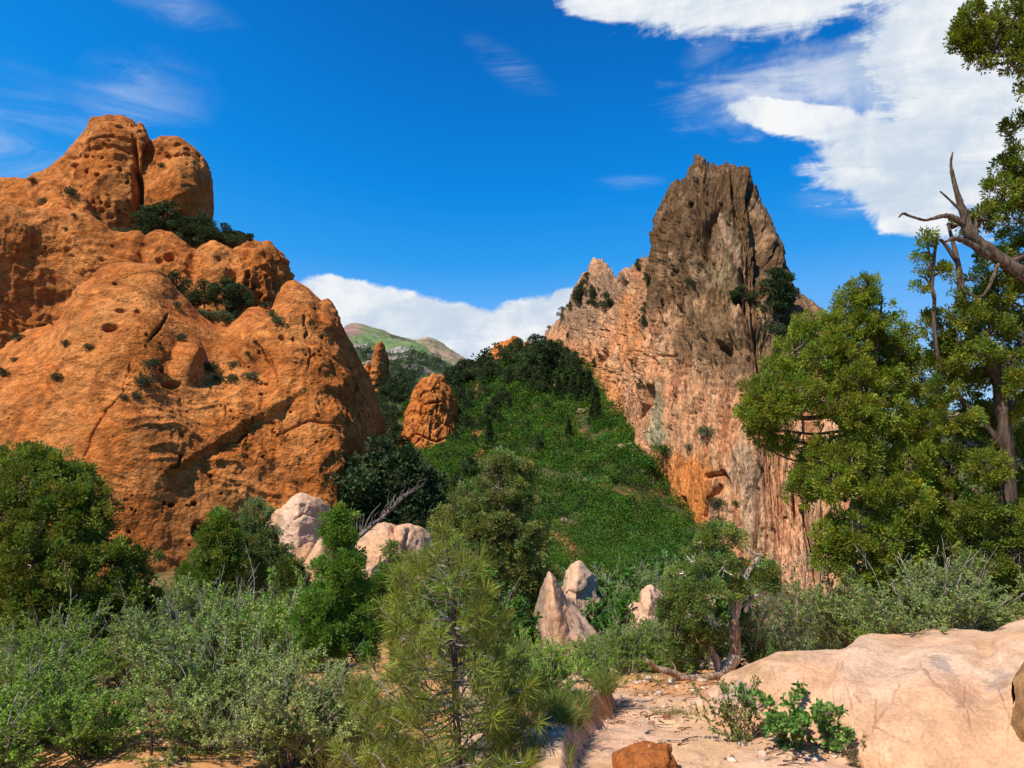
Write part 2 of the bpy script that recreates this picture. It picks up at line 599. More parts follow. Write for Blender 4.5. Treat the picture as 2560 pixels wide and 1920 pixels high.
# ------------------------------------------------------------------ terrain
# control points: x, distance, y  (all from the photograph's layout, distances estimated)
CTRL = [
    # knoll under the viewer
    (-900, 1.2, None), (1280, 1.2, None), (3400, 1.2, None), (-900, 2.2, None), (600, 2.2, None), (1900, 2.2, None), (3400, 2.2, None),
    (1400, 4.2, 1910), (1700, 4.2, 1915), (2100, 4.2, 1915), (2600, 4.0, 1940), (1550, 5.1, 1800), (1640, 5.9, 1738), (1600, 7.0, 1690), (1780, 7.2, 1690),
    (2000, 5.4, 1745), (2300, 5.6, 1700), (2560, 5.6, 1660), (2200, 7.2, 1610), (2560, 7.0, 1580), (3200, 6.0, 1560), (1950, 8.4, 1650), (2300, 9.5, 1590), (2700, 9, 1550),
    (1400, 6.2, 1740), (1300, 5.0, 1840), (1150, 4.0, 2010), (1480, 8.6, 1680), (1400, 10.5, 1645),
    (600, 4.4, 1960), (300, 4.6, 1900), (0, 4.2, 1985), (-500, 4.2, 1985), (350, 5.6, 1790), (600, 7, 1735), (900, 6.5, 1740), (200, 8, 1690), (-300, 8, 1720),
    (500, 12, 1600), (150, 12, 1640), (-300, 12, 1640), (800, 12, 1600), (1100, 12, 1590), (560, 17, 1530), (740, 19, 1490), (1000, 18, 1520), (1250, 15, 1600),
    (1450, 14, 1640), (1640, 15, 1620), (1850, 14, 1640), (2200, 14, 1650), (2600, 14, 1640),
    # slope falling to the valley
    (150, 35, 1560), (600, 35, 1500), (1000, 35, 1480), (1300, 30, 1500), (1500, 32, 1520), (1900, 30, 1640), (2300, 30, 1640), (-400, 35, 1560), (2900, 30, 1600),
    (0, 68, 1500), (350, 70, 1470), (-400, 70, 1500), (700, 72, 1440), (1000, 75, 1400), (1250, 68, 1410), (1400, 72, 1395),
    (1600, 80, 1420), (1800, 92, 1470), (2100, 88, 1640), (2500, 88, 1560), (2900, 90, 1500),
    # hillside
    (1300, 95, 1320), (1450, 100, 1290), (1560, 110, 1280), (1640, 116, 1310), (1150, 110, 1270), (1300, 125, 1210), (1450, 130, 1180), (1610, 128, 1190),
    (1150, 150, 1150), (1300, 155, 1110), (1450, 150, 1105), (1575, 148, 1085), (1640, 170, 1040),
    (1230, 195, 1030), (1350, 190, 1010), (1460, 190, 980), (1508, 176, 1005), (1300, 240, 945), (1420, 225, 910), (1447, 218, 890), (1500, 240, 870), (1230, 260, 930), (1200, 280, 925),
    (1361, 236, 868), (1330, 250, 872), (1400, 228, 880), (1447, 212, 895),
    (1350, 270, 880), (1300, 290, 905), (1230, 330, 920), (1380, 330, 890), (1600, 300, 890), (1350, 450, 925), (1600, 500, 920),
    # valley left of the hill
    (900, 105, 1290), (1000, 115, 1250), (950, 150, 1170), (1000, 180, 1135), (1080, 188, 1138), (1140, 190, 1100), (990, 240, 1070), (950, 300, 1000), (900, 340, 975), (1050, 340, 985),
    (700, 150, 1190), (400, 150, 1150), (0, 150, 1150), (-400, 150, 1150), (1120, 250, 1030), (1150, 330, 960),
    (700, 340, 1010), (200, 340, 1020), (-400, 340, 1030), (950, 480, 955), (1100, 480, 945), (500, 600, 1000), (-300, 600, 1010),
    (960, 800, 930), (1150, 800, 950), (1300, 800, 960), (500, 1000, 990),
    # plain on the right
    (2000, 150, 1320), (2500, 150, 1290), (2900, 160, 1280), (2200, 300, 1170), (2520, 300, 1150), (2900, 300, 1150), (2500, 700, 1080), (2100, 700, 1080), (2900, 700, 1080), (2560, 1500, 1045), (2000, 1500, 1045),
    (-600, 3000, 1034), (600, 3000, 1020), (1280, 3000, 1020), (2000, 3000, 1030), (2560, 3000, 1030), (3200, 3000, 1033),
    (-600, 14000, 1029), (1280, 14000, 1029), (3200, 14000, 1029),
]


def _tps_setup():
    A, B = [], []
    for x, d, y in CTRL:
        zr = -EYE if y is None else (HY - y) / F * d
        A.append(((x - CX) / F * 3.2, math.log(d)))
        B.append(zr / (1 + d / 30.0))
    A, B = np.array(A), np.array(B)
    n = len(A)
    r2 = ((A[:, None] - A[None]) ** 2).sum(-1)
    K = 0.5 * r2 * np.log(r2 + 1e-12)
    K[np.arange(n), np.arange(n)] = 0.004
    Pm = np.hstack([np.ones((n, 1)), A])
    M = np.zeros((n + 3, n + 3))
    M[:n, :n] = K
    M[:n, n:] = Pm
    M[n:, :n] = Pm.T
    s = np.linalg.solve(M, np.concatenate([B, np.zeros(3)]))
    return A, s


_TA, _TS = _tps_setup()


def _tps(a, l):
    o = _TS[-3] + _TS[-2] * a + _TS[-1] * l
    for i in range(len(_TA)):
        r2 = (a - _TA[i, 0]) ** 2 + (l - _TA[i, 1]) ** 2
        o = o + _TS[i] * 0.5 * r2 * np.log(r2 + 1e-12)
    return o


BANK = [(1500, 1690), (1520, 1734), (1546, 1762), (1535, 1785), (1500, 1815), (1492, 1835), (1464, 1858), (1446, 1920), (1438, 1990)]


def ground(X, Y, detail=True):
    X = np.asarray(X, float)
    Y = np.asarray(Y, float)
    r = np.hypot(X, Y) + 1e-6
    lim = 0.88
    fwd = Y > np.abs(X) / lim
    a = np.where(fwd, X / np.maximum(Y, 1e-3), np.sign(X) * lim)
    d = np.where(fwd, Y, r / math.sqrt(1 + lim * lim))
    # behind the viewer the knoll simply goes on
    back = (~fwd) & (Y < 0)
    k = np.where(back, np.clip(-Y / r, 0, 1), 0)
    d = np.maximum(d, 1.2)
    q = _tps(a * 3.2, np.log(d))
    zr = q * (1 + d / 30.0)
    z = EYE + zr
    z = z * (1 - k) + k * np.minimum(z, 0)
    if detail:
        P = np.stack([X, Y, np.zeros_like(X)], -1)
        amp = np.clip(d / 60.0, 0, 1)
        z = z + fbm(P / 9.0, 4, seed=3) * 1.0 * amp * np.clip(1.5 - d / 3000, 0.3, 1) + fbm(P / 70.0, 3, seed=5) * np.clip((d - 250) / 60, 0, 12) * 0.8
        near = np.clip(1.4 - d / 14.0, 0, 1)
        if near.size and near.max() > 0:
            z = z + near * (fbm(P / 0.9, 4, seed=8) * 0.075 + fbm(P / 0.11, 3, seed=9) * 0.010)
            px, py = CX + X / np.maximum(Y, .3) * F, HY - (z - EYE) / np.maximum(Y, .3) * F
            # eroded bank left of the path
            by = np.array([q[1] for q in BANK])
            bx = np.array([q[0] for q in BANK])
            sd = (np.interp(py, by, bx) - px) * d / F          # + on the left
            wob = fbm(P / 0.35, 3, seed=21) * 0.05
            bank = sstep(sd + wob, -0.015, 0.085) * (1 - sstep(sd, 0.25, 0.9) * 0.8)
            bank = bank * (Y > 2.4) * sstep(Y, 2.4, 3.0) * (1 - sstep(Y, 5.7, 6.3))
            z = z + 0.19 * bank
            # worn bedding of the sandy rock on the path
            z = z + near * 0.018 * np.sin((X * 3.0 + Y * 9.0 + fbm(P / 0.5, 3, seed=31) * 5.0)) * sstep(X, -0.4, 0.3)
    return z


def hit(x, y, dmin=2.5, dmax=500):
    """where the ray of a photograph pixel first meets the ground"""
    d = np.exp(np.linspace(math.log(dmin), math.log(dmax), 900))
    P = W(x, y, d)
    g = ground(P[:, 0], P[:, 1])
    below = np.nonzero(P[:, 2] <= g)[0]
    i = below[0] if len(below) else len(d) - 1
    p = P[i].copy()
    p[2] = g[i]
    return p


def gz(x, y):
    return float(ground(np.array([x]), np.array([y]))[0])


def ground_point(x, d):
    """point on the ground in a given direction at a given distance"""
    X = (x - CX) / F * d
    return np.array([X, d, gz(X, d)])


SCRUB_POLY = [(1110, 1180, 140, 90), (1330, 1120, 260, 150), (1440, 1230, 220, 160), (1560, 1330, 180, 120), (1380, 1000, 180, 90), (1090, 1170, 130, 60), (1540, 1120, 110, 90), (1620, 1250, 80, 120)]
SOIL_SPOTS = [(1190, 985, 14, 22), (1195, 1080, 18, 24), (1200, 1140, 20, 26), (1430, 1390, 34, 40), (1395, 1350, 36, 26), (1345, 1345, 26, 22), (1420, 1310, 40, 16), (1140, 1245, 22, 16), (1150, 1215, 14, 20),
              (1555, 1025, 36, 18), (1230, 1430, 40, 30), (1440, 1420, 26, 44), (1210, 1200, 16, 22)]


def build_ground():
    th = np.concatenate([np.radians(np.linspace(-180, -42, 60, endpoint=False)), np.radians(np.linspace(-42, 42, 760)), np.radians(np.linspace(42, 180, 60))[1:]])
    rr = np.concatenate([np.linspace(0.05, 1.2, 6), np.exp(np.linspace(math.log(1.3), math.log(2.8), 20)), np.exp(np.linspace(math.log(2.85), math.log(9), 300)),
                         np.exp(np.linspace(math.log(9.1), math.log(60), 110)), np.exp(np.linspace(math.log(61), math.log(500), 170)), np.exp(np.linspace(math.log(510), math.log(22000), 60))])
    R, T = np.meshgrid(rr, th, indexing='ij')
    X, Y = R * np.sin(T), R * np.cos(T)
    Z = ground(X, Y)
    P = np.stack([X, Y, Z], -1)
    px, py = PX(P)
    d = np.maximum(Y, R * 0.5)
    shp = X.shape
    # colours of the ground itself
    n1 = fbm(P / 1.3, 4, seed=41)
    n2 = fbm(P / 0.22, 3, seed=42)
    n3 = fbm(P / 14.0, 4, seed=43)
    sand = np.array([0.62, 0.37, 0.20])
    pink = np.array([0.66, 0.43, 0.31])
    orange = np.array([0.56, 0.27, 0.105])
    k = sstep(n1 + 0.3 * n2, -0.25, 0.3)[..., None]
    near = pink * k + sand * (1 - k)
    # loose orange soil: beyond the path and left under the shrubs
    so = np.maximum(blobmask(px, py, [(1700, 1705, 260, 42), (1420, 1770, 130, 50), (2380, 1560, 260, 60)]), np.where(px < 1150, 1.0, -1))
    so = sstep(so + n1 * 0.5, -0.1, 0.35)
    so = np.where(Y < 1, 0.3, so)[..., None]
    near = near * (1 - so) + (orange * (1 + 0.25 * n2[..., None])) * so
    # grey lichen stain on the rock bank
    st = sstep(n2 + 0.5 * n1, 0.12, 0.38) * sstep(px, 1250, 1380) * (1 - sstep(px, 1600, 1700))
    near = near * (1 - 0.55 * st[..., None]) + np.array([0.30, 0.22, 0.15]) * 0.55 * st[..., None]
    grass = np.array([0.050, 0.075, 0.020])
    dry = np.array([0.10, 0.10, 0.036])
    red = np.array([0.40, 0.145, 0.05])
    kk = sstep(n3 + 0.4 * n1, -0.3, 0.35)[..., None]
    mid = grass * kk + dry * (1 - kk)
    sm = sstep(blobmask(px, py, SOIL_SPOTS) + 0.55 * n1 + 0.3 * n3, -0.05, 0.45)
    sm = np.where((Y > 50) & (Y < 260), sm, 0)[..., None]
    mid = mid * (1 - sm) + red * sm
    bare = (sstep(n3 + 0.3 * n1, 0.34, 0.55) * 0.3)[..., None]
    mid = mid * (1 - bare) + np.array([0.33, 0.22, 0.12]) * bare
    f = sstep(np.log(np.maximum(R, 1)), math.log(9), math.log(24))[..., None]
    col = near * (1 - f) + mid * f
    far = sstep(R, 350, 900)[..., None]
    fn = fbm(P / 180.0, 4, seed=46)[..., None]
    col = col * (1 - far) + (np.array([0.075, 0.10, 0.035]) * (1 + 0.5 * fn) + np.array([0.06, 0.05, 0.02]) * np.clip(fn * 2, 0, 1)) * far
    Q = gridq(*shp)
    o = mesh('ground', P, Q, M_GROUND, None, np.clip(col, 0.01, 0.9))
    tag(o, 'sandy pink ground falling from the rocky path to a green valley', None, None, 'structure')
    return o


build_ground()


# ------------------------------------------------------------------ rocks built as ribbed shells: ribs run from the foot over the crest to the far foot
def shell(name, crest, mat, nu, nf, nb, n_exp=2.0, back=1.0, disp=None, colf=None, blur=0.012, nsm=3, crest_keep=0.5, crest_w=0.05, xauto=False, teeth=0.0):
    """crest entries: (x, y, d, dF, xF, yF, n); None = interpolated along the crest"""
    rows = [tuple(c) + (None,) * (7 - len(c)) for c in crest]
    arr = np.array([[np.nan if v is None else v for v in r] for r in rows], float)
    s = np.concatenate([[0], np.cumsum(np.hypot(np.diff(arr[:, 0]), np.diff(arr[:, 1])))])
    if np.isnan(arr[:, 6]).all():
        arr[:, 6] = n_exp
    if xauto:
        arr[:, 4] = np.where(np.isnan(arr[:, 4]), arr[:, 0], arr[:, 4])
    for k in range(2, 7):
        ok = ~np.isnan(arr[:, k])
        arr[:, k] = np.interp(s, s[ok], arr[ok, k])
    u = np.linspace(0, s[-1], nu)
    x, y, d, dF, xF, yF, ne = [np.interp(u, s, arr[:, k]) for k in range(7)]
    if teeth:
        q = np.stack([u, u * 0 + .5, u * 0 + .5], -1)
        tn = (np.abs(perlin(q / 17.0)) * -1.9 + 0.5 + np.abs(perlin(q / 7.0 + 3.3)) * -1.1 + .25)
        y = y - teeth * tn
        x = x + teeth * .45 * perlin(q / 9.0 + 7.1)
    C = W(x, y, d)
    B0 = W(xF, yF, dF)
    Bk = C + (C - B0) * back
    Bk[:, 2] = B0[:, 2]
    # superellipse ribs, evenly spaced along their length
    ph = np.linspace(0, pi / 2, 400)
    V = np.zeros((nf + nb, nu, 3))
    for j in range(nu):
        e = 2.0 / ne[j]
        hz = np.sin(ph) ** e
        hx = 1 - np.cos(ph) ** e
        hz[0], hx[0], hz[-1], hx[-1] = 0, 0, 1, 1
        Lh = np.linalg.norm((C - B0)[j, :2])
        Lz = abs(C[j, 2] - B0[j, 2]) + 1e-6
        a = np.concatenate([[0], np.cumsum(np.hypot(np.diff(hx) * Lh, np.diff(hz) * Lz))])
        a /= a[-1] + 1e-9
        tf = np.linspace(0, 1, nf)
        fz, fx = np.interp(tf, a, hz), np.interp(tf, a, hx)
        V[:nf, j, :2] = B0[j, :2] + (C - B0)[j, :2] * fx[:, None]
        V[:nf, j, 2] = B0[j, 2] + (C - B0)[j, 2] * fz
        tb = np.linspace(0, 1, nb + 1)[1:]
        tb = tb ** 1.5
        bz, bx = np.interp(1 - tb, a, hz), np.interp(1 - tb, a, hx)
        V[nf:, j, :2] = Bk[j, :2] + (C - Bk)[j, :2] * bx[:, None]
        V[nf:, j, 2] = Bk[j, 2] + (C - Bk)[j, 2] * bz
    vv = np.concatenate([np.linspace(0, 1, nf), np.linspace(1, 0, nb)])
    sig = nu * blur
    if sig > 0.5:
        hw = int(sig * 2.5)
        kx = np.arange(-hw, hw + 1)
        for i in range(nf + nb):
            s_ = sig * np.clip((1 - vv[i]) * 2.2, 0, 1)
            if s_ < 0.4:
                continue
            kk = np.exp(-0.5 * (kx / s_) ** 2)
            kk /= kk.sum()
            for c_ in range(3):
                e_ = np.concatenate([2 * V[i, 0, c_] - V[i, hw:0:-1, c_], V[i, :, c_], 2 * V[i, -1, c_] - V[i, -2:-hw - 2:-1, c_]])
                V[i, :, c_] = np.convolve(e_, kk, 'valid')
    du = np.gradient(V, axis=1)
    dv = np.gradient(V, axis=0)
    N = unit(np.cross(du, dv))
    # smooth the normals a little so that carving stays tidy
    for _ in range(nsm):
        N[1:-1] = N[1:-1] * 0.5 + 0.25 * (N[2:] + N[:-2])
        N[:, 1:-1] = N[:, 1:-1] * 0.5 + 0.25 * (N[:, 2:] + N[:, :-2])
    N = unit(N)
    # metres along the foot of the rock, constant up each rib
    mid = V[int(nf * .45)]
    S1 = np.concatenate([[0], np.cumsum(np.linalg.norm(np.diff(mid, axis=0), axis=1))])
    global RIB
    RIB = np.broadcast_to(S1[None, :], V.shape[:2])
    px, py = PX(V)
    front = np.zeros(V.shape[:2], bool)
    front[:nf] = True
    if disp is not None:
        keep = 1 - crest_keep * np.exp(-((1 - vv) / crest_w) ** 2)
        V = V + N * (disp(V, N, px, py, front) * keep[:, None])[..., None]
    col = colf(V, N, px, py, front) if colf else np.full(V.shape, 0.5)
    org = np.array([V[:, :, 0].mean(), V[:, :, 1].mean(), V[..., 2].min()])
    o = mesh(name, V - org, gridq(nf + nb, nu), mat, None, np.clip(col, 0.012, 0.9))
    o.location = org
    return o


def pits(px, py, front, spots):
    o = np.zeros(px.shape)
    for (x, y, r, dep, asp) in spots:
        m = (np.abs(px - x) < r * 2 * asp) & (np.abs(py - y) < r * 2) & front
        if not m.any():
            continue
        q = ((px[m] - x) / (r * asp)) ** 2 + ((py[m] - y) / r) ** 2
        v = np.clip(1.15 - q, 0, 1)
        o[m] = np.maximum(o[m], dep * sstep(v, 0, 0.7))
    return o


def cracks(px, py, front, lines):
    o = np.zeros(px.shape)
    for (pts, w, dep) in lines:
        dd = seg_dist(px, py, pts)
        o = np.maximum(o, dep * np.exp(-(dd / w) ** 2))
    return np.where(front, o, 0)


def rand_pits(n, xr, yr, r=(2.0, 5.0), dep=(0.5, 1.2), seed=1, accept=None):
    g = np.random.default_rng(seed)
    out = []
    # pits come in clusters
    cl = np.stack([g.uniform(*xr, n // 5 + 1), g.uniform(*yr, n // 5 + 1)], -1)
    for i in range(n):
        c = cl[g.integers(len(cl))] + g.normal(size=2) * (26, 20)
        if accept and not accept(*c):
            continue
        rr = g.uniform(*r) * (0.6 + 0.8 * g.random() ** 2)
        out.append((c[0], c[1], rr, g.uniform(*dep), g.uniform(0.8, 1.7)))
    return out


RED_A, RED_B, RED_C = np.array([0.62, 0.228, 0.060]), np.array([0.50, 0.146, 0.028]), np.array([0.21, 0.060, 0.015])


def red_col(P, px, py, seed, pale=0.0):
    n = fbm(P / 9.0, 5, 0.58, seed=seed)
    m = fbm(P * np.array([0.45, 0.45, 0.09]), 5, 0.6, seed=seed + 1)
    q = fbm(P / 1.1, 4, 0.6, seed=seed + 2)
    k = sstep(n + 0.5 * q, -0.3, 0.35)[..., None]
    c = RED_A * k + RED_B * (1 - k)
    st = sstep(m + 0.35 * q, 0.06, 0.42)[..., None] * 0.62       # dark water streaks
    c = c * (1 - st) + RED_C * st
    wv = P[..., 2] + P[..., 0] * 0.3 + fbm(P / 12.0, 3, seed=seed + 3) * 7
    bd = sstep(perlin(np.stack([wv / 1.1, wv * 0 + 4.4, P[..., 0] / 40.0], -1)) + .5 * perlin(np.stack([wv / .45, wv * 0 + 9.4, P[..., 0] / 30.0], -1)), 0.0, 0.5)[..., None]
    c = c * (1 - 0.26 * bd)
    return c * (1 + pale) * (1 + 0.26 * q[..., None])


# -- front red ridge: a whaleback slab
FRONT_CREST = [(-330, 1010, 104, 74, -330, 1560), (-120, 940, 103, 74, -140, 1560), (0, 883, 102, 74), (32, 856), (72, 833), (113, 820), (149, 802), (172, 756), (194, 716, 104, 76), (226, 689), (253, 668), (316, 664, 105, 76, 310, 1540), (371, 666), (393, 677),
               (416, 698), (434, 729), (452, 747), (479, 770), (497, 788), (542, 815, 106, 80), (570, 817), (592, 799), (610, 784), (624, 771), (646, 766), (683, 769, 109, 84, 640, 1500), (692, 747), (705, 720), (723, 703), (741, 699, 112), (769, 716), (780, 727), (796, 743),
               (806, 756), (815, 750), (823, 747), (834, 762), (845, 790), (859, 820, 116, 87, 850, 1470), (886, 869), (904, 901), (922, 946, 119, 96, 925, 1420), (936, 982), (945, 1010), (953, 1050, 124, 109), (956, 1110, 126, 118), (958, 1180, 128, 124), (960, 1260, 130, 128, 960, 1350)]
fp = rand_pits(110, (600, 930), (800, 1150), (1.3, 3.6), (0.5, 1.4), 3) + rand_pits(36, (180, 560), (700, 1000), (1.2, 3.2), (0.4, 1.2), 4) + rand_pits(40, (300, 800), (1150, 1400), (1.5, 4.5), (0.4, 1.0), 5) + [
    (290, 715, 6, 1.2, 1.1), (303, 776, 7, 1.2, 2.2), (345, 780, 8, 1.6, 1.1), (280, 826, 11, 1.8, 2.0), (432, 958, 10, 1.8, 2.2), (412, 918, 9, 1.4, 0.7), (433, 1258, 7, 1.2, 1.3), (490, 1252, 7, 1.2, 1.2), (414, 1254, 6, 1.0, 0.8), (500, 1322, 24, 2.4, 0.8),
    (532, 1184, 6, 1, 1), (782, 893, 5, 1.2, 1), (700, 840, 6, 1.2, 1.2), (735, 842, 5, 1.2, 1)]
fc = [([(330, 900), (300, 980), (250, 1060), (215, 1150)], 2.6, 0.5), ([(520, 960), (560, 1010), (575, 1085), (560, 1150)], 2.4, 0.5), ([(760, 800), (775, 880), (770, 960), (800, 1040)], 2.6, 0.6), ([(850, 840), (872, 930), (880, 1020), (905, 1090)], 2.6, 0.6), ([(690, 1080), (770, 1050), (850, 1060)], 2.4, 0.5), ([(427, 772), (415, 800), (392, 832), (366, 866)], 2.6, 0.9), ([(620, 822), (650, 860), (682, 915), (697, 965)], 3.2, 1.2), ([(556, 862), (580, 880), (604, 905)], 3.0, 0.9),
      ([(455, 1140), (440, 1168), (424, 1172)], 4, 1.1), ([(575, 1030), (600, 1062), (622, 1072), (600, 1098), (566, 1102)], 3.0, 0.9), ([(600, 1060), (650, 1042), (680, 1045)], 2.5, 0.7), ([(150, 1000), (110, 1035), (60, 1100)], 9, 0.35)]


def d_front(P, N, px, py, front):
    a = fbm(P / 15.0, 3, seed=60) * 2.6
    # cross-bedding: swirling, finely etched layers
    wv = P + np.stack([fbm(P / 13.0, 3, seed=61), fbm(P / 13.0, 3, seed=62), fbm(P / 13.0, 3, seed=63)], -1) * 6.0
    lay = wv[..., 2] * 1.0 + wv[..., 0] * 0.38
    bed = (1 - np.abs(perlin(np.stack([lay / 1.3, lay * 0 + 3.3, wv[..., 1] / 22.0], -1)))) ** 3 * 0.34 * sstep(fbm(P / 9.0, 3, seed=66) + (600 - px) / 2200, -0.15, 0.3)
    rough = (ridged(P * np.array([1 / 3.2, 1 / 3.2, 1 / 4.5]), 4, seed=64) - 0.62) * 0.85 * sstep(fbm(P / 22.0, 3, seed=65) + (px - 640) / 700, -0.2, 0.3)
    fine = fbm(P / 0.9, 3, seed=67) * 0.16
    # the low slab steps out below a slanting lip
    lip = sstep(py - (1180 - (px - 430) * 0.62), -14, 10) * sstep(px, 380, 480) * (1 - sstep(px, 700, 800)) * -1.1
    hump = np.clip(blobmask(px, py, [(472, 905, 48, 62)]), 0, 1) * 2.6
    wx, wy = px + 14 * fbm(P / 3.5, 3, seed=68), py + 14 * fbm(P / 3.5, 3, seed=69)
    cr = cracks(wx, wy, front, [(l, w * .8, dp) for l, w, dp in fc]) * sstep(fbm(P / 5.0, 2, seed=59), -.35, .15)
    return a + bed + rough + fine + lip + hump - pits(px + 3 * fbm(P / .8, 2, seed=57), py + 3 * fbm(P / .8, 2, seed=58), front, fp) - cr


o = shell('sandstone_ridge', FRONT_CREST, M_RED, 600, 470, 40, 1.75, 0.6, d_front, lambda P, N, px, py, fr: red_col(P, px, py, 70, 0.04), crest_keep=0.75, crest_w=0.10)
tag(o, 'big orange whaleback sandstone ridge, pitted, filling the left side in front of the tower', 'rock formation', 'red sandstone outcrops on the left')

# -- second ridge behind it
MID_CREST = [(-330, 600, 130, 122, -330, 1180, 6), (-100, 545, 136, 128), (0, 528, 139, 131), (41, 528), (68, 539), (149, 537, 144, 136.5, 150, 1180, 6), (190, 544), (226, 562), (253, 580), (280, 594), (316, 596, 144, 132, 316, 1180, 3.2), (344, 589), (356, 600), (366, 607), (375, 596), (390, 587), (402, 584), (429, 587), (457, 607, 145, 131),
             (479, 627), (493, 632), (502, 622), (511, 618), (533, 612), (556, 625), (579, 639, 147, 132), (606, 634), (625, 622), (640, 612, 150), (655, 610), (674, 614), (683, 632), (687, 645), (693, 640), (701, 634), (709, 652), (719, 675), (721, 693, 152, 141, 721, 1180, 3.0), (716, 712), (708, 740), (703, 780, 154, 148), (700, 900, 156, 154, 700, 1150)]
mp_ = rand_pits(22, (0, 250), (570, 720), (1.5, 3.5), (0.4, 1.0), 8) + rand_pits(60, (560, 700), (640, 760), (2, 5), (0.6, 1.8), 9) + [(420, 640, 14, 1.6, 1.2), (395, 650, 9, 1.2, 0.9), (620, 690, 10, 2.2, 0.8), (635, 715, 10, 2, 0.7), (548, 648, 6, 1, 0.8)]


def d_mid(P, N, px, py, front):
    a = fbm(P / 14.0, 3, seed=80) * 2.4
    bed = (1 - np.abs(perlin(np.stack([(P[..., 2] + fbm(P / 9.0, 3, seed=81) * 5) / 1.8, P[..., 0] * 0 + 1.3, P[..., 0] / 25.0], -1)))) ** 2 * 0.35
    rough = (ridged(P * np.array([1 / 3.6, 1 / 3.6, 1 / 7.0]), 4, seed=84) - 0.6) * (0.8 + 1.8 * sstep(px, 540, 640))
    g = np.clip(blobmask(px, py, [(352, 650, 26, 60), (487, 670, 26, 50), (585, 690, 22, 50)]), 0, 1) * 1.7
    return a + bed + rough - g + fbm(P / 1.0, 3, seed=87) * 0.2 - pits(px, py, front, mp_)


o = shell('sandstone_ridge', MID_CREST, M_RED, 420, 240, 30, 2.6, 1.6, d_mid, lambda P, N, px, py, fr: red_col(P, px, py, 90, 0.0), crest_keep=0.85, crest_w=0.12, xauto=True)
tag(o, 'humped orange sandstone ridge between the high left tower and the big whaleback ridge', 'rock formation', 'red sandstone outcrops on the left')

# -- tower at the back
TOW_CREST = [(-330, 520, 180, 166, -330, 900), (-80, 470, 180, 166), (0, 465, 180, 166), (68, 460), (80, 448), (104, 440), (149, 408), (167, 386), (199, 363), (217, 334), (224, 318), (231, 309), (262, 304, 180, 166), (290, 304), (307, 299), (325, 309), (335, 320), (345, 320), (357, 325), (366, 340), (371, 354), (374, 371, 181, 168),
             (382, 366), (393, 358), (407, 350), (420, 354), (443, 355), (455, 362, 183, 170), (479, 377), (502, 399), (515, 424), (527, 458), (533, 494), (535, 520, 188, 178), (533, 545), (530, 570), (534, 590, 190, 180), (560, 585), (597, 580), (640, 606, 194, 186), (680, 660, 198, 192), (700, 760, 198, 196, 700, 900)]
tp = rand_pits(90, (170, 350), (340, 560), (1.6, 4.0), (0.8, 1.8), 12) + rand_pits(40, (390, 520), (360, 420), (2, 4.2), (0.9, 1.8), 13) + [(300, 318, 5, 1.8, 1.6), (182, 409, 6, 1.6, 1.9), (219, 431, 5, 1.6, 1.3), (256, 450, 5, 1.6, 1.3), (281, 424, 4, 1.5, 1), (304, 430, 6, 1.6, 0.8),
    (282, 343, 4, 1.4, 1.4), (445, 368, 6, 1.6, 1.3), (463, 385, 6, 1.6, 1.5), (422, 394, 5, 1.4, 1.4), (445, 400, 6, 1.4, 1.4), (204, 519, 10, 2.6, 0.6), (300, 532, 5, 1.4, 1)]
tcr = [([(338, 420), (346, 460), (350, 500), (345, 540)], 7, 6.0), ([(336, 350), (340, 400), (345, 440)], 5, 2.5), ([(372, 372), (360, 420), (352, 470), (348, 520)], 9, 4.0), ([(200, 366), (240, 352), (280, 346), (330, 352)], 3.0, 1.0), ([(165, 392), (220, 380), (290, 372), (330, 378)], 2.6, 0.9)]


def d_tow(P, N, px, py, front):
    a = fbm(P / 18.0, 3, seed=100) * 3.0
    bed = (1 - np.abs(perlin(np.stack([(P[..., 2] + P[..., 0] * 0.15 + fbm(P / 12.0, 3, seed=101) * 5) / 3.0, P[..., 0] * 0 + 1.7, P[..., 0] / 30.0], -1)))) ** 2 * 0.8 * (0.35 + 0.65 * sstep(-py, -420, -340))
    rough = (ridged(P * np.array([1 / 5.0, 1 / 5.0, 1 / 8.0]), 4, seed=104) - 0.6) * 1.3
    bulge = np.clip(blobmask(px, py, [(450, 480, 85, 120)]), 0, 1) * 4.0 + np.clip(blobmask(px, py, [(265, 450, 90, 150)]), 0, 1) * 3.0
    return a + bed + rough + bulge + fbm(P / 1.3, 3, seed=107) * 0.3 - pits(px, py, front, tp) - cracks(px, py, front, tcr)


o = shell('sandstone_tower', TOW_CREST, M_RED, 420, 230, 30, 3.4, 1.6, d_tow, lambda P, N, px, py, fr: red_col(P, px, py, 110, -0.03), crest_keep=0.9, crest_w=0.13, xauto=True)
tag(o, 'highest red sandstone tower with a rounded double head, split by a dark cleft', 'rock formation', 'red sandstone outcrops on the left')

# -- loose orange block on the middle ridge
BLK = [(70, 543, 142, 140, 68, 570), (85, 528, 143, 140), (120, 508), (150, 498), (160, 500), (166, 505), (175, 493), (200, 489), (218, 500, 143, 140), (224, 522), (226, 542, 142, 140, 228, 570)]
o = shell('boulder', BLK, M_RED, 70, 40, 12, 2.4, 1.0, lambda P, N, px, py, fr: fbm(P / 3.0, 4, seed=120) * 0.9 + (ridged(P / 2.2, 3, seed=121) - .6) * 0.6 - cracks(px, py, fr, [([(168, 500), (172, 530), (180, 545)], 4, 1.0)]),
          lambda P, N, px, py, fr: red_col(P, px, py, 122, 0.22))
tag(o, 'bright orange block lying on the ridge under the left tower', 'boulder')

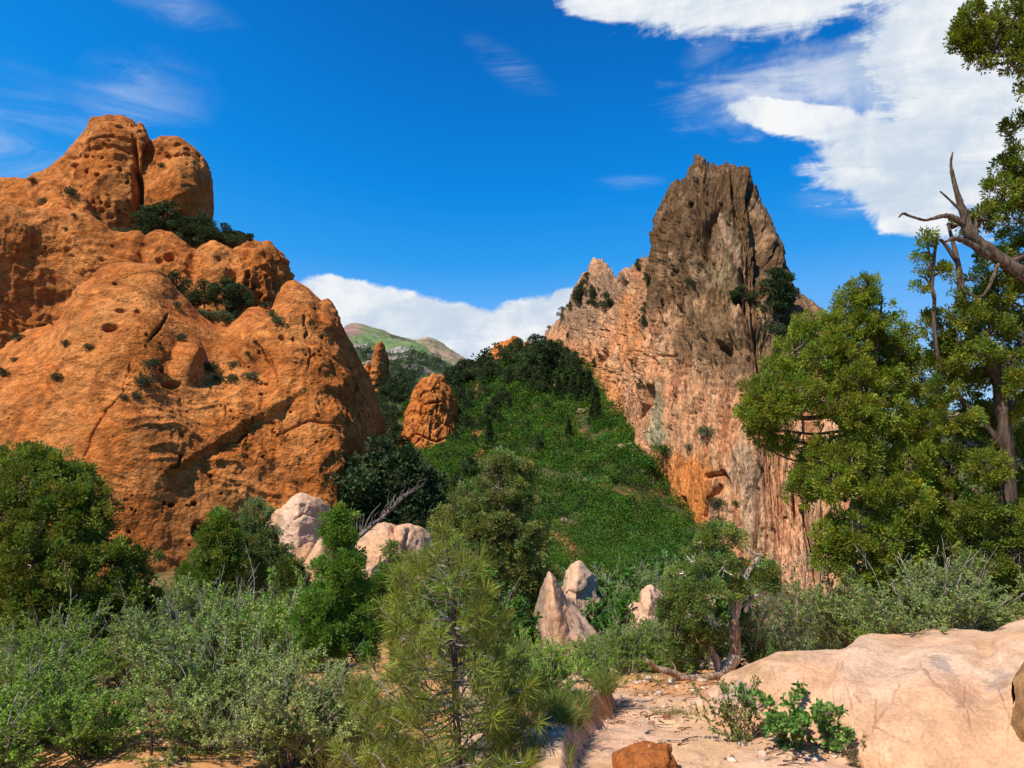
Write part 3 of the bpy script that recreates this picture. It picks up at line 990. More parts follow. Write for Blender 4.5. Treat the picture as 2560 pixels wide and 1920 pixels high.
# -- the grey-brown spire on the right
SP_CREST = [(1352, 930, 250, 247, 1340, 960), (1361, 856, 250, 243, 1352, 1000), (1361, 834), (1373, 818), (1398, 798), (1402, 777), (1422, 757), (1430, 724), (1440, 712), (1450, 696), (1455, 686), (1471, 680), (1479, 663), (1483, 647), (1491, 650), (1503, 646, 222, 192, 1490, 1100), (1516, 659), (1532, 675), (1544, 696), (1548, 680),
            (1564, 667), (1573, 672), (1585, 659), (1597, 668, 192, 156, 1545, 1200), (1602, 655), (1609, 639), (1616, 645), (1625, 639), (1634, 627), (1646, 590), (1656, 553), (1662, 513, 166, 136, 1605, 1330), (1670, 484), (1676, 468), (1682, 460), (1688, 462), (1693, 446), (1699, 458), (1707, 446), (1712, 450), (1719, 431), (1727, 411), (1732, 414),
            (1737, 393), (1745, 387, 152, 121, 1720, 1560), (1752, 398), (1760, 397), (1762, 411), (1769, 408), (1774, 414), (1782, 403), (1788, 416), (1798, 418), (1806, 408), (1817, 404), (1826, 411), (1833, 408), (1844, 416), (1853, 416), (1859, 414), (1865, 411), (1872, 419), (1878, 423, 147, 110, 1880, 1720), (1884, 456), (1894, 464), (1900, 488), (1905, 505), (1910, 521), (1924, 545),
            (1933, 582), (1941, 595), (1951, 610), (1957, 639), (1967, 671), (1971, 700), (1988, 724), (2000, 738), (2012, 745, 140, 104, 2040, 1760), (2024, 761), (2036, 781), (2062, 800), (2085, 850, 136, 103, 2120, 1760), (2105, 870), (2125, 950, 130, 106), (2150, 1080, 124, 108), (2178, 1250, 118, 109), (2205, 1450, 114, 110, 2230, 1700), (2225, 1640, 112, 111, 2240, 1720)]
scr = [([(1609, 690), (1615, 750), (1617, 800), (1612, 870), (1611, 960)], 6, 6.5), ([(1630, 975), (1622, 1010), (1604, 1048)], 10, 4.5), ([(1886, 470), (1902, 553), (1920, 627), (1928, 700)], 9, 6.0), ([(1786, 856), (1800, 870), (1806, 893)], 9, 3.5),
       ([(1700, 1245), (1704, 1300), (1702, 1340)], 4, 2.0), ([(1752, 1290), (1764, 1250), (1790, 1215)], 5, 2.0), ([(1760, 1190), (1800, 1180), (1812, 1215)], 5, 1.6), ([(1738, 520), (1720, 600), (1690, 690)], 5, 2.6), ([(1798, 500), (1768, 560), (1752, 640)], 5, 2.6),
       ([(1660, 600), (1648, 660)], 6, 2.5), ([(1545, 700), (1535, 800), (1500, 900)], 7, 2.8), ([(2010, 1270), (2030, 1350), (2042, 1450)], 5, 2.5), ([(1870, 1215), (1872, 1300), (1866, 1370)], 4, 1.6), ([(1840, 660), (1850, 760), (1865, 830)], 5, 2.2), ([(1745, 460), (1752, 520), (1748, 600)], 5, 2.4),
       ([(1830, 430), (1838, 500), (1860, 580)], 5, 2.4), ([(1770, 900), (1774, 960)], 4, 1.2), ([(1600, 880), (1640, 900), (1690, 890)], 3, 0.9)]


def d_spire(P, N, px, py, front):
    z = P[..., 2]
    up = sstep(z, -10, 30)
    # everything runs up the ribs: coordinates along the foot, a little depth, and a slow height
    s_ = RIB + fbm(P / 16.0, 3, seed=130) * 2.2 + fbm(P / 3.5, 2, seed=129) * 0.35
    def Q(ls, lz, o=0.0):
        return np.stack([s_ / ls + o, np.full_like(z, o * 1.3 + 0.37), z / lz + o * .7], -1)
    big = perlin(Q(15, 70)) * 3.6 + perlin(Q(7, 34, 4.0)) * 1.7
    f1, f2, cid = worley(Q(4.6, 30, 2.0), 1)
    col1 = ((cid % 17) / 16.0 - .5) * 2.3 - (1 - sstep(f2 - f1, 0.0, 0.08)) * 0.9
    g1, g2, cid2 = worley(Q(1.7, 9, 5.0), 2)
    col2 = ((cid2 % 13) / 12.0 - .5) * 1.25 - (1 - sstep(g2 - g1, 0.0, 0.10)) * 0.5
    h1, h2, cid3 = worley(Q(0.75, 3.4, 8.0), 3)
    col3 = ((cid3 % 11) / 10.0 - .5) * 0.85 - (1 - sstep(h2 - h1, 0.0, 0.14)) * 0.18
    fl = 0.45 - np.abs(perlin(Q(3.4, 60, 3.0))) * 2.0 - np.abs(perlin(Q(1.25, 26, 6.0))) * 1.0 - np.abs(perlin(Q(.55, 9, 9.0))) * 0.5
    fine = fbm(P * np.array([1.0, 1.0, 0.5]), 3, 0.6, seed=135) * 0.5
    low = sstep(py + fbm(P / 12.0, 2, seed=136) * 120, 900, 1180) * (1 - 0.45 * sstep(px, 1800, 1900))
    k = 1 - 0.66 * low
    ledge = np.clip(blobmask(px, py, [(1870, 800, 170, 60)]), 0, 1) * 2.5
    spur = np.clip(blobmask(px, py, [(1590, 780, 40, 170), (1700, 620, 40, 200)]), 0, 1) * 2.0
    edge = 0.35 + 0.65 * sstep(px, 1370, 1480)
    return (big + (col1 + col2 + col3 + fl) * k) * edge + fine * (0.4 + 0.6 * k) + ledge + spur - cracks(px, py, front, scr)


def c_spire(P, N, px, py, front):
    st = fbm(np.stack([RIB * .55, P[..., 2] * 0 + 2.2, P[..., 2] * .045], -1), 5, 0.62, seed=140)
    n = fbm(P / 9.0, 4, seed=141)
    q = fbm(P * np.array([0.9, 0.9, 0.4]), 4, 0.6, seed=142)
    pink = np.array([0.74, 0.295, 0.13])
    tan = np.array([0.68, 0.375, 0.19])
    k = sstep(st + 0.3 * n, -0.3, 0.3)[..., None]
    c = pink * k + tan * (1 - k)
    def lay(c, msk, rgb, a=1.0):
        msk = (np.clip(msk, 0, 1) * a)[..., None]
        return c * (1 - msk) + np.array(rgb) * msk
    nn = 0.55 * n + 0.6 * st + 0.35 * q
    # dark desert varnish and lichen on the upper tower
    up = sstep(-(py - 835) / 190 + nn * 1.4, -0.35, 0.55) * sstep(px, 1560, 1640)
    c = lay(c, up, [0.130, 0.074, 0.033], 0.95)
    c = lay(c, sstep(blobmask(px, py, [(1800, 840, 170, 170), (1960, 850, 130, 150)]) + nn * 0.9, 0.0, 0.55), [0.22, 0.135, 0.068], 0.8)
    c = lay(c, sstep(blobmask(px, py, [(1450, 760, 90, 110), (1520, 720, 60, 80)]) + nn * 0.8, 0.0, 0.6), [0.27, 0.18, 0.11], 0.75)
    c = lay(c, sstep(blobmask(px, py, [(1820, 600, 70, 110), (1790, 680, 90, 60)]) + nn * 0.7, 0.2, 0.7), [0.40, 0.27, 0.15], 0.75)     # pale broken rock
    c = lay(c, sstep(-seg_dist(px, py, [(1796, 530), (1812, 594), (1840, 640), (1869, 680), (1880, 740)]) + nn * 8, -12, -3), [0.50, 0.30, 0.18], 0.9)   # pale dyke
    c = lay(c, sstep(blobmask(px, py, [(1700, 1240, 130, 160), (1660, 1290, 90, 110)]) + nn * 0.6, 0.05, 0.5), [0.68, 0.225, 0.05], 0.9)
    c = lay(c, sstep(blobmask(px, py, [(1490, 980, 90, 140), (1560, 760, 50, 70), (1570, 840, 60, 120), (1650, 1170, 60, 60)]) + nn * 0.7, 0.1, 0.6), [0.64, 0.25, 0.085], 0.85)
    c = lay(c, sstep(blobmask(px, py, [(1868, 1290, 52, 140), (1850, 1170, 55, 90)]) + nn * 0.6, 0.05, 0.45), [0.44, 0.33, 0.21], 0.5)     # grey seep
    c = lay(c, sstep(blobmask(px, py, [(1652, 1020, 26, 100), (1650, 1090, 34, 40)]) + nn * 0.5, 0.05, 0.5), [0.36, 0.34, 0.20], 0.85)      # lichen
    c = lay(c, sstep(st * 1.2 + q * 0.7, 0.20, 0.50), [0.22, 0.115, 0.06], 0.38)
    c = lay(c, sstep(blobmask(px, py, [(1980, 1480, 190, 240)]) + nn * 0.35, 0.1, 0.6), [0.80, 0.45, 0.26], 0.85)       # pale foot, colour lightened further where the wall catches too little sun
    return c * (1 + 0.34 * q[..., None])


o = shell('rock_spire', SP_CREST, M_SPIRE, 900, 720, 50, 1.55, 0.8, d_spire, c_spire, blur=0.022, nsm=14, crest_keep=0.9, crest_w=0.13, teeth=7.0)
tag(o, 'tall jagged rock spire with a dark brown crown and pink-orange lower wall', 'rock formation')

# -- red fin standing in the valley
FIN = [(993, 1148, 191, 189, 992, 1180), (996, 1110), (1003, 1082, 192, 188), (1012, 1045), (1022, 1012), (1033, 984), (1044, 962), (1056, 952), (1066, 946), (1076, 942), (1082, 934, 197, 187, 1062, 1180), (1088, 938), (1098, 939), (1104, 950), (1114, 964), (1121, 985), (1125, 1010), (1123, 1040), (1127, 1070, 193, 189), (1130, 1090), (1133, 1110, 192, 190), (1136, 1150, 191, 190, 1136, 1180)]
fcr = [([(1045, 1000), (1060, 1010), (1100, 1005)], 2.5, 1.0), ([(1055, 1010), (1050, 1040), (1062, 1060)], 2.5, 0.8), ([(1030, 1050), (1035, 1085), (1022, 1110)], 2.5, 0.9), ([(1078, 1060), (1076, 1100)], 2.5, 0.9), ([(1000, 1110), (1040, 1085), (1090, 1105), (1128, 1090)], 2.5, 1.0), ([(1088, 970), (1096, 1000), (1092, 1030)], 2.5, 0.8)]


def d_fin(P, N, px, py, front):
    f1, f2, cid = worley(P / np.array([2.6, 2.6, 3.4]) + fbm(P / 3.0, 2, seed=150)[..., None] * 0.4, 4)
    return fbm(P / 6.0, 3, seed=151) * 1.4 + sstep(f2 - f1, 0, 0.12) * 0.35 + (cid % 11) / 10.0 * 0.6 + (ridged(P / np.array([1.6, 1.6, 3.0]), 3, seed=152) - .6) * 0.6 - cracks(px, py, front, fcr) - 0.6


o = shell('rock_fin', FIN, M_FIN, 200, 170, 24, 2.0, 1.0, d_fin, lambda P, N, px, py, fr: red_col(P, px, py, 155, 0.06) * np.array([0.92, 0.92, 0.92]))
tag(o, 'stout orange rock fin standing alone in the middle of the valley', 'rock formation')

PILLAR = [(904, 972, 331, 328, 902, 1010), (908, 925), (914, 908), (920, 902), (926, 912), (930, 928), (931, 905), (936, 872), (941, 858), (949, 853, 332, 328), (955, 857), (958, 868), (958, 900), (957, 940), (958, 970, 331, 329, 958, 1010)]
o = shell('rock_pillar', PILLAR, M_FIN, 90, 70, 16, 2.4, 1.0, lambda P, N, px, py, fr: fbm(P / 4.0, 3, seed=160) * 1.0 + (ridged(P / 3.0, 3, seed=161) - .6) * 1.2, lambda P, N, px, py, fr: red_col(P, px, py, 163, -0.08))
tag(o, 'slim red rock pillar standing just right of the big whaleback ridge', 'rock formation')

RF = [(1205, 930, 420, 416, 1204, 950), (1210, 902), (1216, 888), (1224, 878), (1232, 870), (1240, 862), (1249, 855), (1257, 852), (1262, 856), (1266, 850), (1274, 848), (1280, 843), (1285, 839, 422, 416), (1291, 842), (1291, 862), (1289, 890), (1290, 920, 420, 417, 1292, 950)]
o = shell('rock_fin', RF, M_FIN, 90, 60, 14, 1.8, 1.0, lambda P, N, px, py, fr: fbm(P / 7.0, 3, seed=170) * 1.8 + (ridged(P / np.array([3.0, 3.0, 7.0]), 3, seed=171) - .6) * 1.6, lambda P, N, px, py, fr: red_col(P, px, py, 173, 0.12))
tag(o, 'larger slanted red fin on the skyline left of the dark conifer ridge', 'rock formation')
RF2 = [(1298, 910, 430, 427, 1296, 930), (1303, 872), (1308, 860), (1314, 852), (1319, 849, 431, 427), (1325, 854), (1329, 868), (1334, 900, 430, 428, 1336, 930)]
o = shell('rock_fin', RF2, M_FIN, 40, 36, 10, 2.0, 1.0, lambda P, N, px, py, fr: fbm(P / 5.0, 3, seed=175) * 1.6, lambda P, N, px, py, fr: red_col(P, px, py, 176, 0.08))
tag(o, 'smallest red pinnacle on the skyline, among the tops of the conifers', 'rock formation')

# ------------------------------------------------------------------ far hills
def c_hill1(P, N, px, py, fr):
    n = fbm(P / 260.0, 5, 0.6, seed=180)
    c = np.full(P.shape, 0.0) + np.array([0.165, 0.235, 0.085])
    k = sstep(blobmask(px, py, [(872, 835, 50, 34)]) + n * 0.9, 0.0, 0.5)[..., None]
    c = c * (1 - k) + np.array([0.30, 0.17, 0.135]) * k
    tr = sstep(n + 0.5 * fbm(P / 60.0, 3, seed=181) + (py - 862) / 160.0, 0.12, 0.34)[..., None]
    c = c * (1 - tr * 0.8) + np.array([0.05, 0.085, 0.035]) * tr * 0.8
    rk = sstep(fbm(P / 120.0, 4, seed=182) + blobmask(px, py, [(905, 880, 45, 28), (1000, 885, 60, 12)]), 0.10, 0.45)[..., None] * 0.75
    return c * (1 - rk) + np.array([0.42, 0.33, 0.30]) * rk


H1 = [(560, 900, 2600, 1500, 500, 1010), (760, 850, 2600, 1500), (861, 823, 2600, 1500, 800, 1000), (870, 815), (878, 812), (890, 812), (902, 813), (925, 819), (943, 826), (965, 835), (983, 841), (1010, 848), (1032, 853, 2600, 1600, 1000, 1000), (1065, 872), (1105, 900), (1150, 922), (1230, 950, 2500, 1700, 1200, 1000)]
o = shell('hill', H1, M_MOUNT, 160, 110, 14, 1.25, 1.0, lambda P, N, px, py, fr: fbm(P / 260.0, 5, 0.5, seed=184) * 42, c_hill1)
tag(o, 'green far hill with a bare reddish top', None, None, 'structure')


def c_hill2(P, N, px, py, fr):
    n = fbm(P / 200.0, 5, 0.6, seed=190)
    k = sstep(n, -0.25, 0.25)[..., None]
    c = np.array([0.37, 0.245, 0.17]) * k + np.array([0.22, 0.19, 0.10]) * (1 - k)
    d = sstep(fbm(P / 80.0, 4, seed=191), 0.1, 0.3)[..., None] * 0.6
    return c * (1 - d) + np.array([0.09, 0.10, 0.05]) * d


H2 = [(950, 900, 3600, 2700, 950, 1000), (1010, 858, 3600, 2700), (1032, 850), (1057, 847), (1075, 849), (1089, 852), (1108, 861), (1126, 872), (1154, 890), (1191, 910), (1240, 930), (1320, 960, 3500, 2800, 1300, 1000)]
o = shell('hill', H2, M_MOUNT, 120, 90, 12, 1.3, 1.0, lambda P, N, px, py, fr: fbm(P / 220.0, 5, 0.55, seed=194) * 50, c_hill2)
tag(o, 'bare brown far hill right of the green one', None, None, 'structure')


def c_foot(P, N, px, py, fr):
    n = fbm(P / 40.0, 5, 0.6, seed=196)
    k = sstep(n, 0.05, 0.3)[..., None]
    return np.array([0.06, 0.08, 0.03]) * (1 - k) + np.array([0.40, 0.31, 0.26]) * k


H3 = [(600, 960, 1000, 560, 600, 1000), (800, 905, 1000, 560), (890, 870, 1000, 560), (930, 872), (960, 880), (1000, 885), (1030, 880), (1060, 890), (1100, 905), (1130, 922), (1180, 935), (1260, 950, 1000, 640, 1260, 985)]
o = shell('hill', H3, M_MOUNT, 130, 90, 12, 1.3, 1.0, lambda P, N, px, py, fr: fbm(P / 60.0, 4, seed=197) * 12, c_foot)
tag(o, 'dark wooded foothill with pale outcrops below the far hills', None, None, 'structure')
# ------------------------------------------------------------------ pale pink boulders near the viewer
PK_A, PK_B, PK_G = np.array([0.67, 0.425, 0.275]), np.array([0.63, 0.35, 0.19]), np.array([0.24, 0.175, 0.135])


def pink_col(P, sc, seed, grey=0.3, tint=(1, 1, 1)):
    n = fbm(P / (1.0 * sc), 4, seed=seed)
    q = fbm(P / (0.16 * sc), 4, 0.6, seed=seed + 1)
    s = fbm(P / sc * np.array([2.2, 2.2, 0.6]), 4, 0.6, seed=seed + 2)
    k = sstep(n + 0.25 * q, -0.25, 0.3)[..., None]
    c = PK_A * k + PK_B * (1 - k)
    g = (sstep(s + 0.35 * q, 0.42 - grey, 0.80 - grey) * 0.7)[..., None]
    c = c * (1 - g) + PK_G * g
    return c * (1 + 0.16 * q[..., None]) * np.array(tint)


def d_pink(sc, seed, a=0.10, b=0.05, lines=()):
    def f(P, N, px, py, front):
        f1, f2, cid = worley(P / (0.55 * sc) + fbm(P / (0.5 * sc), 2, seed=seed + 5)[..., None] * 0.5, seed % 7)
        return (fbm(P / (0.9 * sc), 3, seed=seed) * a + (ridged(P / (0.45 * sc), 4, seed=seed + 1) - 0.62) * b + (cid % 11) / 10.0 * b * 0.5 + fbm(P / (0.09 * sc), 3, 0.6, seed=seed + 2) * b * 0.22) * sc - cracks(px, py, front, lines)
    return f


BIG = [(1748, 1790, 5.35, 5.25, 1748, 1812), (1754, 1752, 5.4, 5.2), (1762, 1730), (1775, 1724), (1790, 1717), (1794, 1700), (1800, 1690), (1815, 1681), (1843, 1669, 5.3, 4.95, 1815, 1850), (1868, 1658), (1895, 1647), (1918, 1640), (1939, 1636), (1970, 1638), (2004, 1638), (2020, 1643, 5.15, 4.5, 1960, 1925), (2034, 1645),
       (2065, 1649), (2095, 1647), (2100, 1630), (2121, 1616), (2147, 1613), (2165, 1617), (2182, 1622), (2210, 1628), (2242, 1630), (2270, 1628), (2294, 1621, 5.0, 3.95, 2250, 2010), (2338, 1610), (2381, 1610), (2433, 1608), (2455, 1614), (2475, 1612), (2490, 1598), (2511, 1586), (2560, 1576, 5.1, 3.7, 2560, 2080), (2700, 1570, 5.1, 3.6, 2760, 2120), (2900, 1640, 4.8, 3.9, 3000, 2060), (2960, 1800, 4.4, 4.2, 3020, 1990)]
bl = [([(2100, 1650), (2096, 1680), (2082, 1715), (2070, 1752), (2062, 1780)], 1.7, .030), ([(2138, 1735), (2150, 1755)], 2.4, .03), ([(2196, 1740), (2190, 1780), (2184, 1805)], 2.0, .035), ([(2098, 1650), (2104, 1690), (2120, 1730), (2128, 1770)], 1.6, .022), ([(2298, 1650), (2318, 1672), (2336, 1700), (2372, 1732)], 3.2, .03), ([(2380, 1770), (2420, 1762), (2448, 1790)], 1.6, .016),
      ([(1795, 1722), (1797, 1770), (1790, 1800)], 3, .05), ([(1880, 1690), (1876, 1730), (1880, 1780)], 2.4, .02), ([(2248, 1690), (2230, 1760), (2190, 1800), (2160, 1850)], 1.8, .022), ([(2255, 1660), (2290, 1664)], 3, .03), ([(2420, 1700), (2412, 1760), (2440, 1830)], 1.8, .018), ([(2010, 1690), (2030, 1760), (2024, 1810)], 1.7, .016),
      ([(2060, 1700), (2110, 1694), (2160, 1700)], 1.6, .012), ([(2180, 1810), (2260, 1850), (2330, 1848)], 1.6, .014), ([(2480, 1700), (2520, 1780), (2516, 1860)], 2, .02), ([(1930, 1660), (1940, 1700), (1932, 1750)], 1.7, .014)]


def c_big(P, N, px, py, front):
    c = pink_col(P, 1.0, 300, 0.12)
    q = fbm(P / 0.14, 4, 0.6, seed=310)
    s = fbm(P * np.array([6.0, 6.0, 1.5]), 4, 0.6, seed=311)
    g = sstep(blobmask(px, py, [(1850, 1735, 70, 70), (1800, 1735, 40, 60), (2350, 1650, 80, 50), (2480, 1690, 60, 50)]) * 0.8 + s * 0.9 + q * 0.3, 0.28, 0.62)[..., None] * 0.72
    c = c * (1 - g) + np.array([0.36, 0.27, 0.22]) * g
    t = sstep(blobmask(px, py, [(1870, 1668, 90, 20), (1960, 1645, 70, 14)]) + q * 1.1, 0.1, 0.6)[..., None] * 0.7
    c = c * (1 - t) + np.array([0.42, 0.25, 0.12]) * t
    # iron staining in broad clouds, dirt packed in the joints
    w = sstep(fbm(P / 0.55, 4, 0.55, seed=312) + .3 * q, 0.0, 0.45)[..., None] * 0.5
    c = c * (1 - w) + np.array([0.64, 0.325, 0.17]) * w
    cr = (np.clip(cracks(px + 9 * fbm(P / .12, 3, seed=313), py + 9 * fbm(P / .12, 3, seed=315), front, [(l_, w_ * .8, 1.0) for l_, w_, d_ in bl]), 0, 1) * sstep(fbm(P / .2, 2, seed=316), -.45, .1))[..., None] * 0.55
    sp = sstep(fbm(P / 0.035, 3, 0.6, seed=314), 0.25, 0.5)[..., None] * 0.35
    c = c * (1 - sp) + np.array([0.34, 0.22, 0.14]) * sp
    return c * (1 - cr) + np.array([0.22, 0.12, 0.07]) * cr


def d_big(P, N, px, py, front):
    f1, f2, cid = worley(P / 0.8 + fbm(P / 0.6, 2, seed=302)[..., None] * 0.5, 3)
    facets = 0.03 - np.abs(perlin(P / 0.75 + 2.2)) * 0.06 - np.abs(perlin(P / 0.32 + 5.1)) * 0.010 + 0 * f1
    return fbm(P / 0.9, 3, seed=300) * 0.055 + (ridged(P / 0.45, 4, seed=301) - 0.6) * 0.004 + facets + fbm(P / 0.10, 4, 0.6, seed=303) * 0.009 + fbm(P / 0.30, 2, seed=305) * 0.010 + sstep(fbm(P * np.array([9, 9, 2.0]), 3, seed=304), 0, 0.4) * -0.008 * sstep(-px, -1960, -1860) - 0.5 * cracks(px + 9 * fbm(P / .12, 3, seed=313), py + 9 * fbm(P / .12, 3, seed=315), front, bl) * sstep(fbm(P / .2, 2, seed=316), -.45, .1) - 0.04


o = shell('boulder', BIG, M_PINK, 760, 380, 60, 2.1, 1.3, d_big, c_big)
tag(o, 'long pale pink boulder filling the lower right corner', 'boulder')

BR = [(2500, 1700, 4.15, 4.05, 2500, 1990), (2530, 1662, 4.2, 3.9), (2550, 1640), (2580, 1632, 4.2, 3.85, 2580, 2010), (2640, 1650), (2690, 1800, 4.15, 4.05, 2690, 1990)]
BR = [(x + 34, y, *r) if len(r) < 3 else (x + 34, y, r[0], r[1], r[2] + 34, r[3]) for (x, y, *r) in BR]
o = shell('boulder', BR, M_RUST, 60, 60, 20, 2.6, 1.0, d_pink(0.5, 320, .08, .06), lambda P, N, px, py, fr: np.array([0.28, 0.15, 0.06]) * (1 + 0.5 * fbm(P / 0.12, 4, 0.6, seed=321)[..., None]))
tag(o, 'brown upright boulder cut off by the right edge of the photo', 'boulder')

RB = [(1540, 1925, 4.05, 4.0, 1538, 1965), (1543, 1892, 4.06, 3.95), (1560, 1884), (1582, 1878), (1604, 1873, 4.08, 3.9, 1600, 1975), (1624, 1870), (1650, 1872), (1667, 1874), (1672, 1881), (1670, 1890), (1685, 1903, 4.05, 3.95, 1690, 1970), (1694, 1922), (1702, 1950, 4.02, 3.98, 1704, 1968)]


def c_rust(P, N, px, py, fr):
    q = fbm(P / 0.05, 4, 0.6, seed=331)[..., None]
    c = np.array([0.32, 0.10, 0.025]) * (1 + 0.7 * q)
    w = sstep(fbm(P / 0.035, 3, seed=332), 0.42, 0.55)[..., None]
    return c * (1 - w) + np.array([0.6, 0.5, 0.42]) * w


o = shell('boulder', RB, M_RUST, 110, 80, 24, 2.6, 1.0, d_pink(0.22, 330, .10, .09), c_rust)
tag(o, 'rust-red boulder at the bottom edge in the middle of the path', 'boulder')


def pink(crest, label, sc, seed, n=2.3, back=1.0, grey=0.3, lines=(), res=(110, 90), a=.10, b=.06):
    o = shell('boulder', crest, M_PINK, res[0], res[1], 20, n, back, d_pink(sc, seed, a, b, lines), lambda P, N, px, py, fr: pink_col(P, sc, seed + 7, grey))
    tag(o, label, 'boulder', 'pale pink rocks beyond the shrubs')


pink([(690, 1345, 17, 16.8, 700, 1362), (691, 1282, 17, 16.6), (700, 1274), (711, 1271), (722, 1254), (732, 1242), (742, 1234), (754, 1231, 17.1, 16.5, 745, 1366), (766, 1233), (780, 1238), (791, 1244), (804, 1260), (808, 1276), (802, 1298), (797, 1312), (793, 1345, 17, 16.8, 792, 1362)], 'smooth pale block on top of the pink rock stack', 1.0, 400, 2.8, grey=0.1, lines=[([(735, 1300), (760, 1285), (785, 1290)], 3, .05)])
pink([(702, 1420, 17, 16.6, 700, 1490), (706, 1360, 16.9, 16.4), (716, 1340), (730, 1332, 17, 16.3, 730, 1490), (760, 1328), (790, 1330), (802, 1338), (804, 1370), (800, 1440, 16.9, 16.6, 800, 1490)], 'pale lower block carrying the top of the pink rock stack', 1.0, 410, 2.4, grey=0.12)
pink([(752, 1440, 15.8, 15.6, 745, 1490), (765, 1405), (780, 1378), (795, 1350), (812, 1322), (822, 1316, 15.9, 15.5, 795, 1490), (830, 1319), (833, 1340), (830, 1400), (832, 1470, 15.8, 15.6, 832, 1490)], 'slanting pale slab leaning beside the pink rock stack', 1.0, 420, 2.4, grey=0.12)
pink([(880, 1430, 16, 15.7, 876, 1510), (892, 1365, 16, 15.5), (904, 1346), (918, 1331), (928, 1318), (937, 1312), (961, 1310, 16.2, 15.3, 950, 1510), (975, 1314), (988, 1321), (1000, 1315), (1012, 1311), (1026, 1314), (1038, 1324), (1048, 1339), (1058, 1360), (1062, 1391), (1085, 1405), (1092, 1440, 16, 15.7, 1095, 1510)], 'broad rounded pink-grey boulder behind the slender juniper', 1.4, 430, 2.6, grey=0.34, lines=[([(985, 1325), (990, 1350), (975, 1375)], 5, .10), ([(1020, 1330), (1010, 1365), (1030, 1400)], 5, .09)], res=(150, 100), a=.14, b=.09)
pink([(1407, 1540, 14, 13.8, 1403, 1590), (1412, 1480, 14, 13.6), (1414, 1455), (1418, 1434), (1428, 1410), (1438, 1401), (1448, 1398, 14.1, 13.5, 1440, 1590), (1458, 1404), (1466, 1414), (1482, 1434), (1488, 1460), (1492, 1480), (1501, 1512), (1508, 1560, 14, 13.8, 1510, 1590)], 'thick pointed pink-grey rock standing right of the leaning rock', 1.0, 440, 2.3, grey=0.25)
pink([(1372, 1650, 10.6, 10.4, 1374, 1690), (1364, 1560, 10.6, 10.3), (1358, 1490), (1360, 1462), (1366, 1444), (1374, 1429), (1381, 1436), (1388, 1444), (1397, 1460), (1403, 1472), (1402, 1486), (1410, 1492), (1418, 1500, 10.8, 10.0, 1395, 1690), (1430, 1518), (1440, 1534), (1461, 1565), (1478, 1591), (1490, 1630), (1500, 1670, 10.6, 10.4, 1505, 1690)], 'tall leaning pink-grey rock with a bright tip right of the pinyon', 0.9, 450, 2.0, grey=0.5, res=(140, 100))
pink([(1574, 1600, 11.5, 11.3, 1570, 1650), (1576, 1520, 11.5, 11.2), (1586, 1503), (1599, 1504), (1603, 1484), (1616, 1466), (1625, 1463, 11.6, 11.1, 1620, 1650), (1635, 1468), (1647, 1486), (1653, 1510), (1658, 1545), (1660, 1610, 11.5, 11.3, 1662, 1650)], 'knobbly pink rock just left of the gnarled juniper', 0.7, 460, 2.6, grey=0.26, a=.16, b=.12)
pink([(1538, 1580, 11.9, 11.8, 1536, 1620), (1543, 1528, 11.9, 11.7), (1552, 1514), (1564, 1516), (1574, 1530), (1580, 1580, 11.9, 11.8, 1582, 1620)], 'low pink rock stub at the left foot of the knobbly rock', 0.6, 470, 2.4, grey=0.3, res=(60, 50))
pink([(1698, 1500, 13, 12.9, 1695, 1560), (1700, 1460, 13, 12.8), (1708, 1444), (1716, 1452), (1722, 1480), (1725, 1520, 13, 12.9, 1726, 1560)], 'small pale rock tip peeping over the bushes left of the gnarled juniper', 0.6, 480, 2.4, grey=0.1, res=(50, 40))
pink([(500, 1570, 11.5, 11.3, 495, 1640), (508, 1540, 11.5, 11.2), (540, 1532), (575, 1542), (590, 1580, 11.5, 11.3, 595, 1640)], 'low tan rock among the shrubs below the compact juniper', 0.7, 490, 2.2, grey=0.0, res=(60, 40))

# ------------------------------------------------------------------ where rays of the photograph meet the rocks (for plants that grow on them)
bpy.context.view_layer.update()
_DG = bpy.context.evaluated_depsgraph_get()


def rayhit(x, y):
    d = Vector(((x - CX) / F, 1.0, (HY - y) / F)).normalized()
    ok, p, n, i, ob, m = SC.ray_cast(_DG, Vector((0, 0, EYE)) + d * 12.0, d, distance=30000)
    return (np.array(p), np.array(n), ob.name) if ok else (None, None, None)
# ------------------------------------------------------------------ plants
JUN = (0.205, 0.245, 0.026)      # yellow-green juniper
JUN_D = (0.060, 0.085, 0.018)
PINE = (0.2, 0.22, 0.045)
PINYON = (0.070, 0.095, 0.034)
MAHOG = (0.265, 0.345, 0.092)
OAK = (0.085, 0.20, 0.028)
BARK = (0.115, 0.080, 0.058)
GREY = (0.14, 0.097, 0.068)


def ball(n, rng=RNG):
    return unit(rng.normal(size=(n, 3)))


def tufts(g, P, D, n, L, Wd, base, spread=0.8, rad=0.02, amt=0.2, hue=0.14, curl=0.03, rng=RNG):
    """n leaves round each tuft point P with direction D"""
    N = len(P)
    tc = vary(base, N, amt, hue, rng)
    PP = np.repeat(P, n, 0) + rng.normal(size=(N * n, 3)) * rad
    DD = np.repeat(unit(D), n, 0) + rng.normal(size=(N * n, 3)) * spread
    Ls = L * rng.uniform(0.6, 1.25, N * n)
    leaf_quads(g, PP, DD, Ls, Wd * rng.uniform(0.75, 1.2, N * n), np.clip(np.repeat(tc, n, 0) * (1 + rng.normal(size=(N * n, 1)) * 0.12), .003, .9), curl, rng)


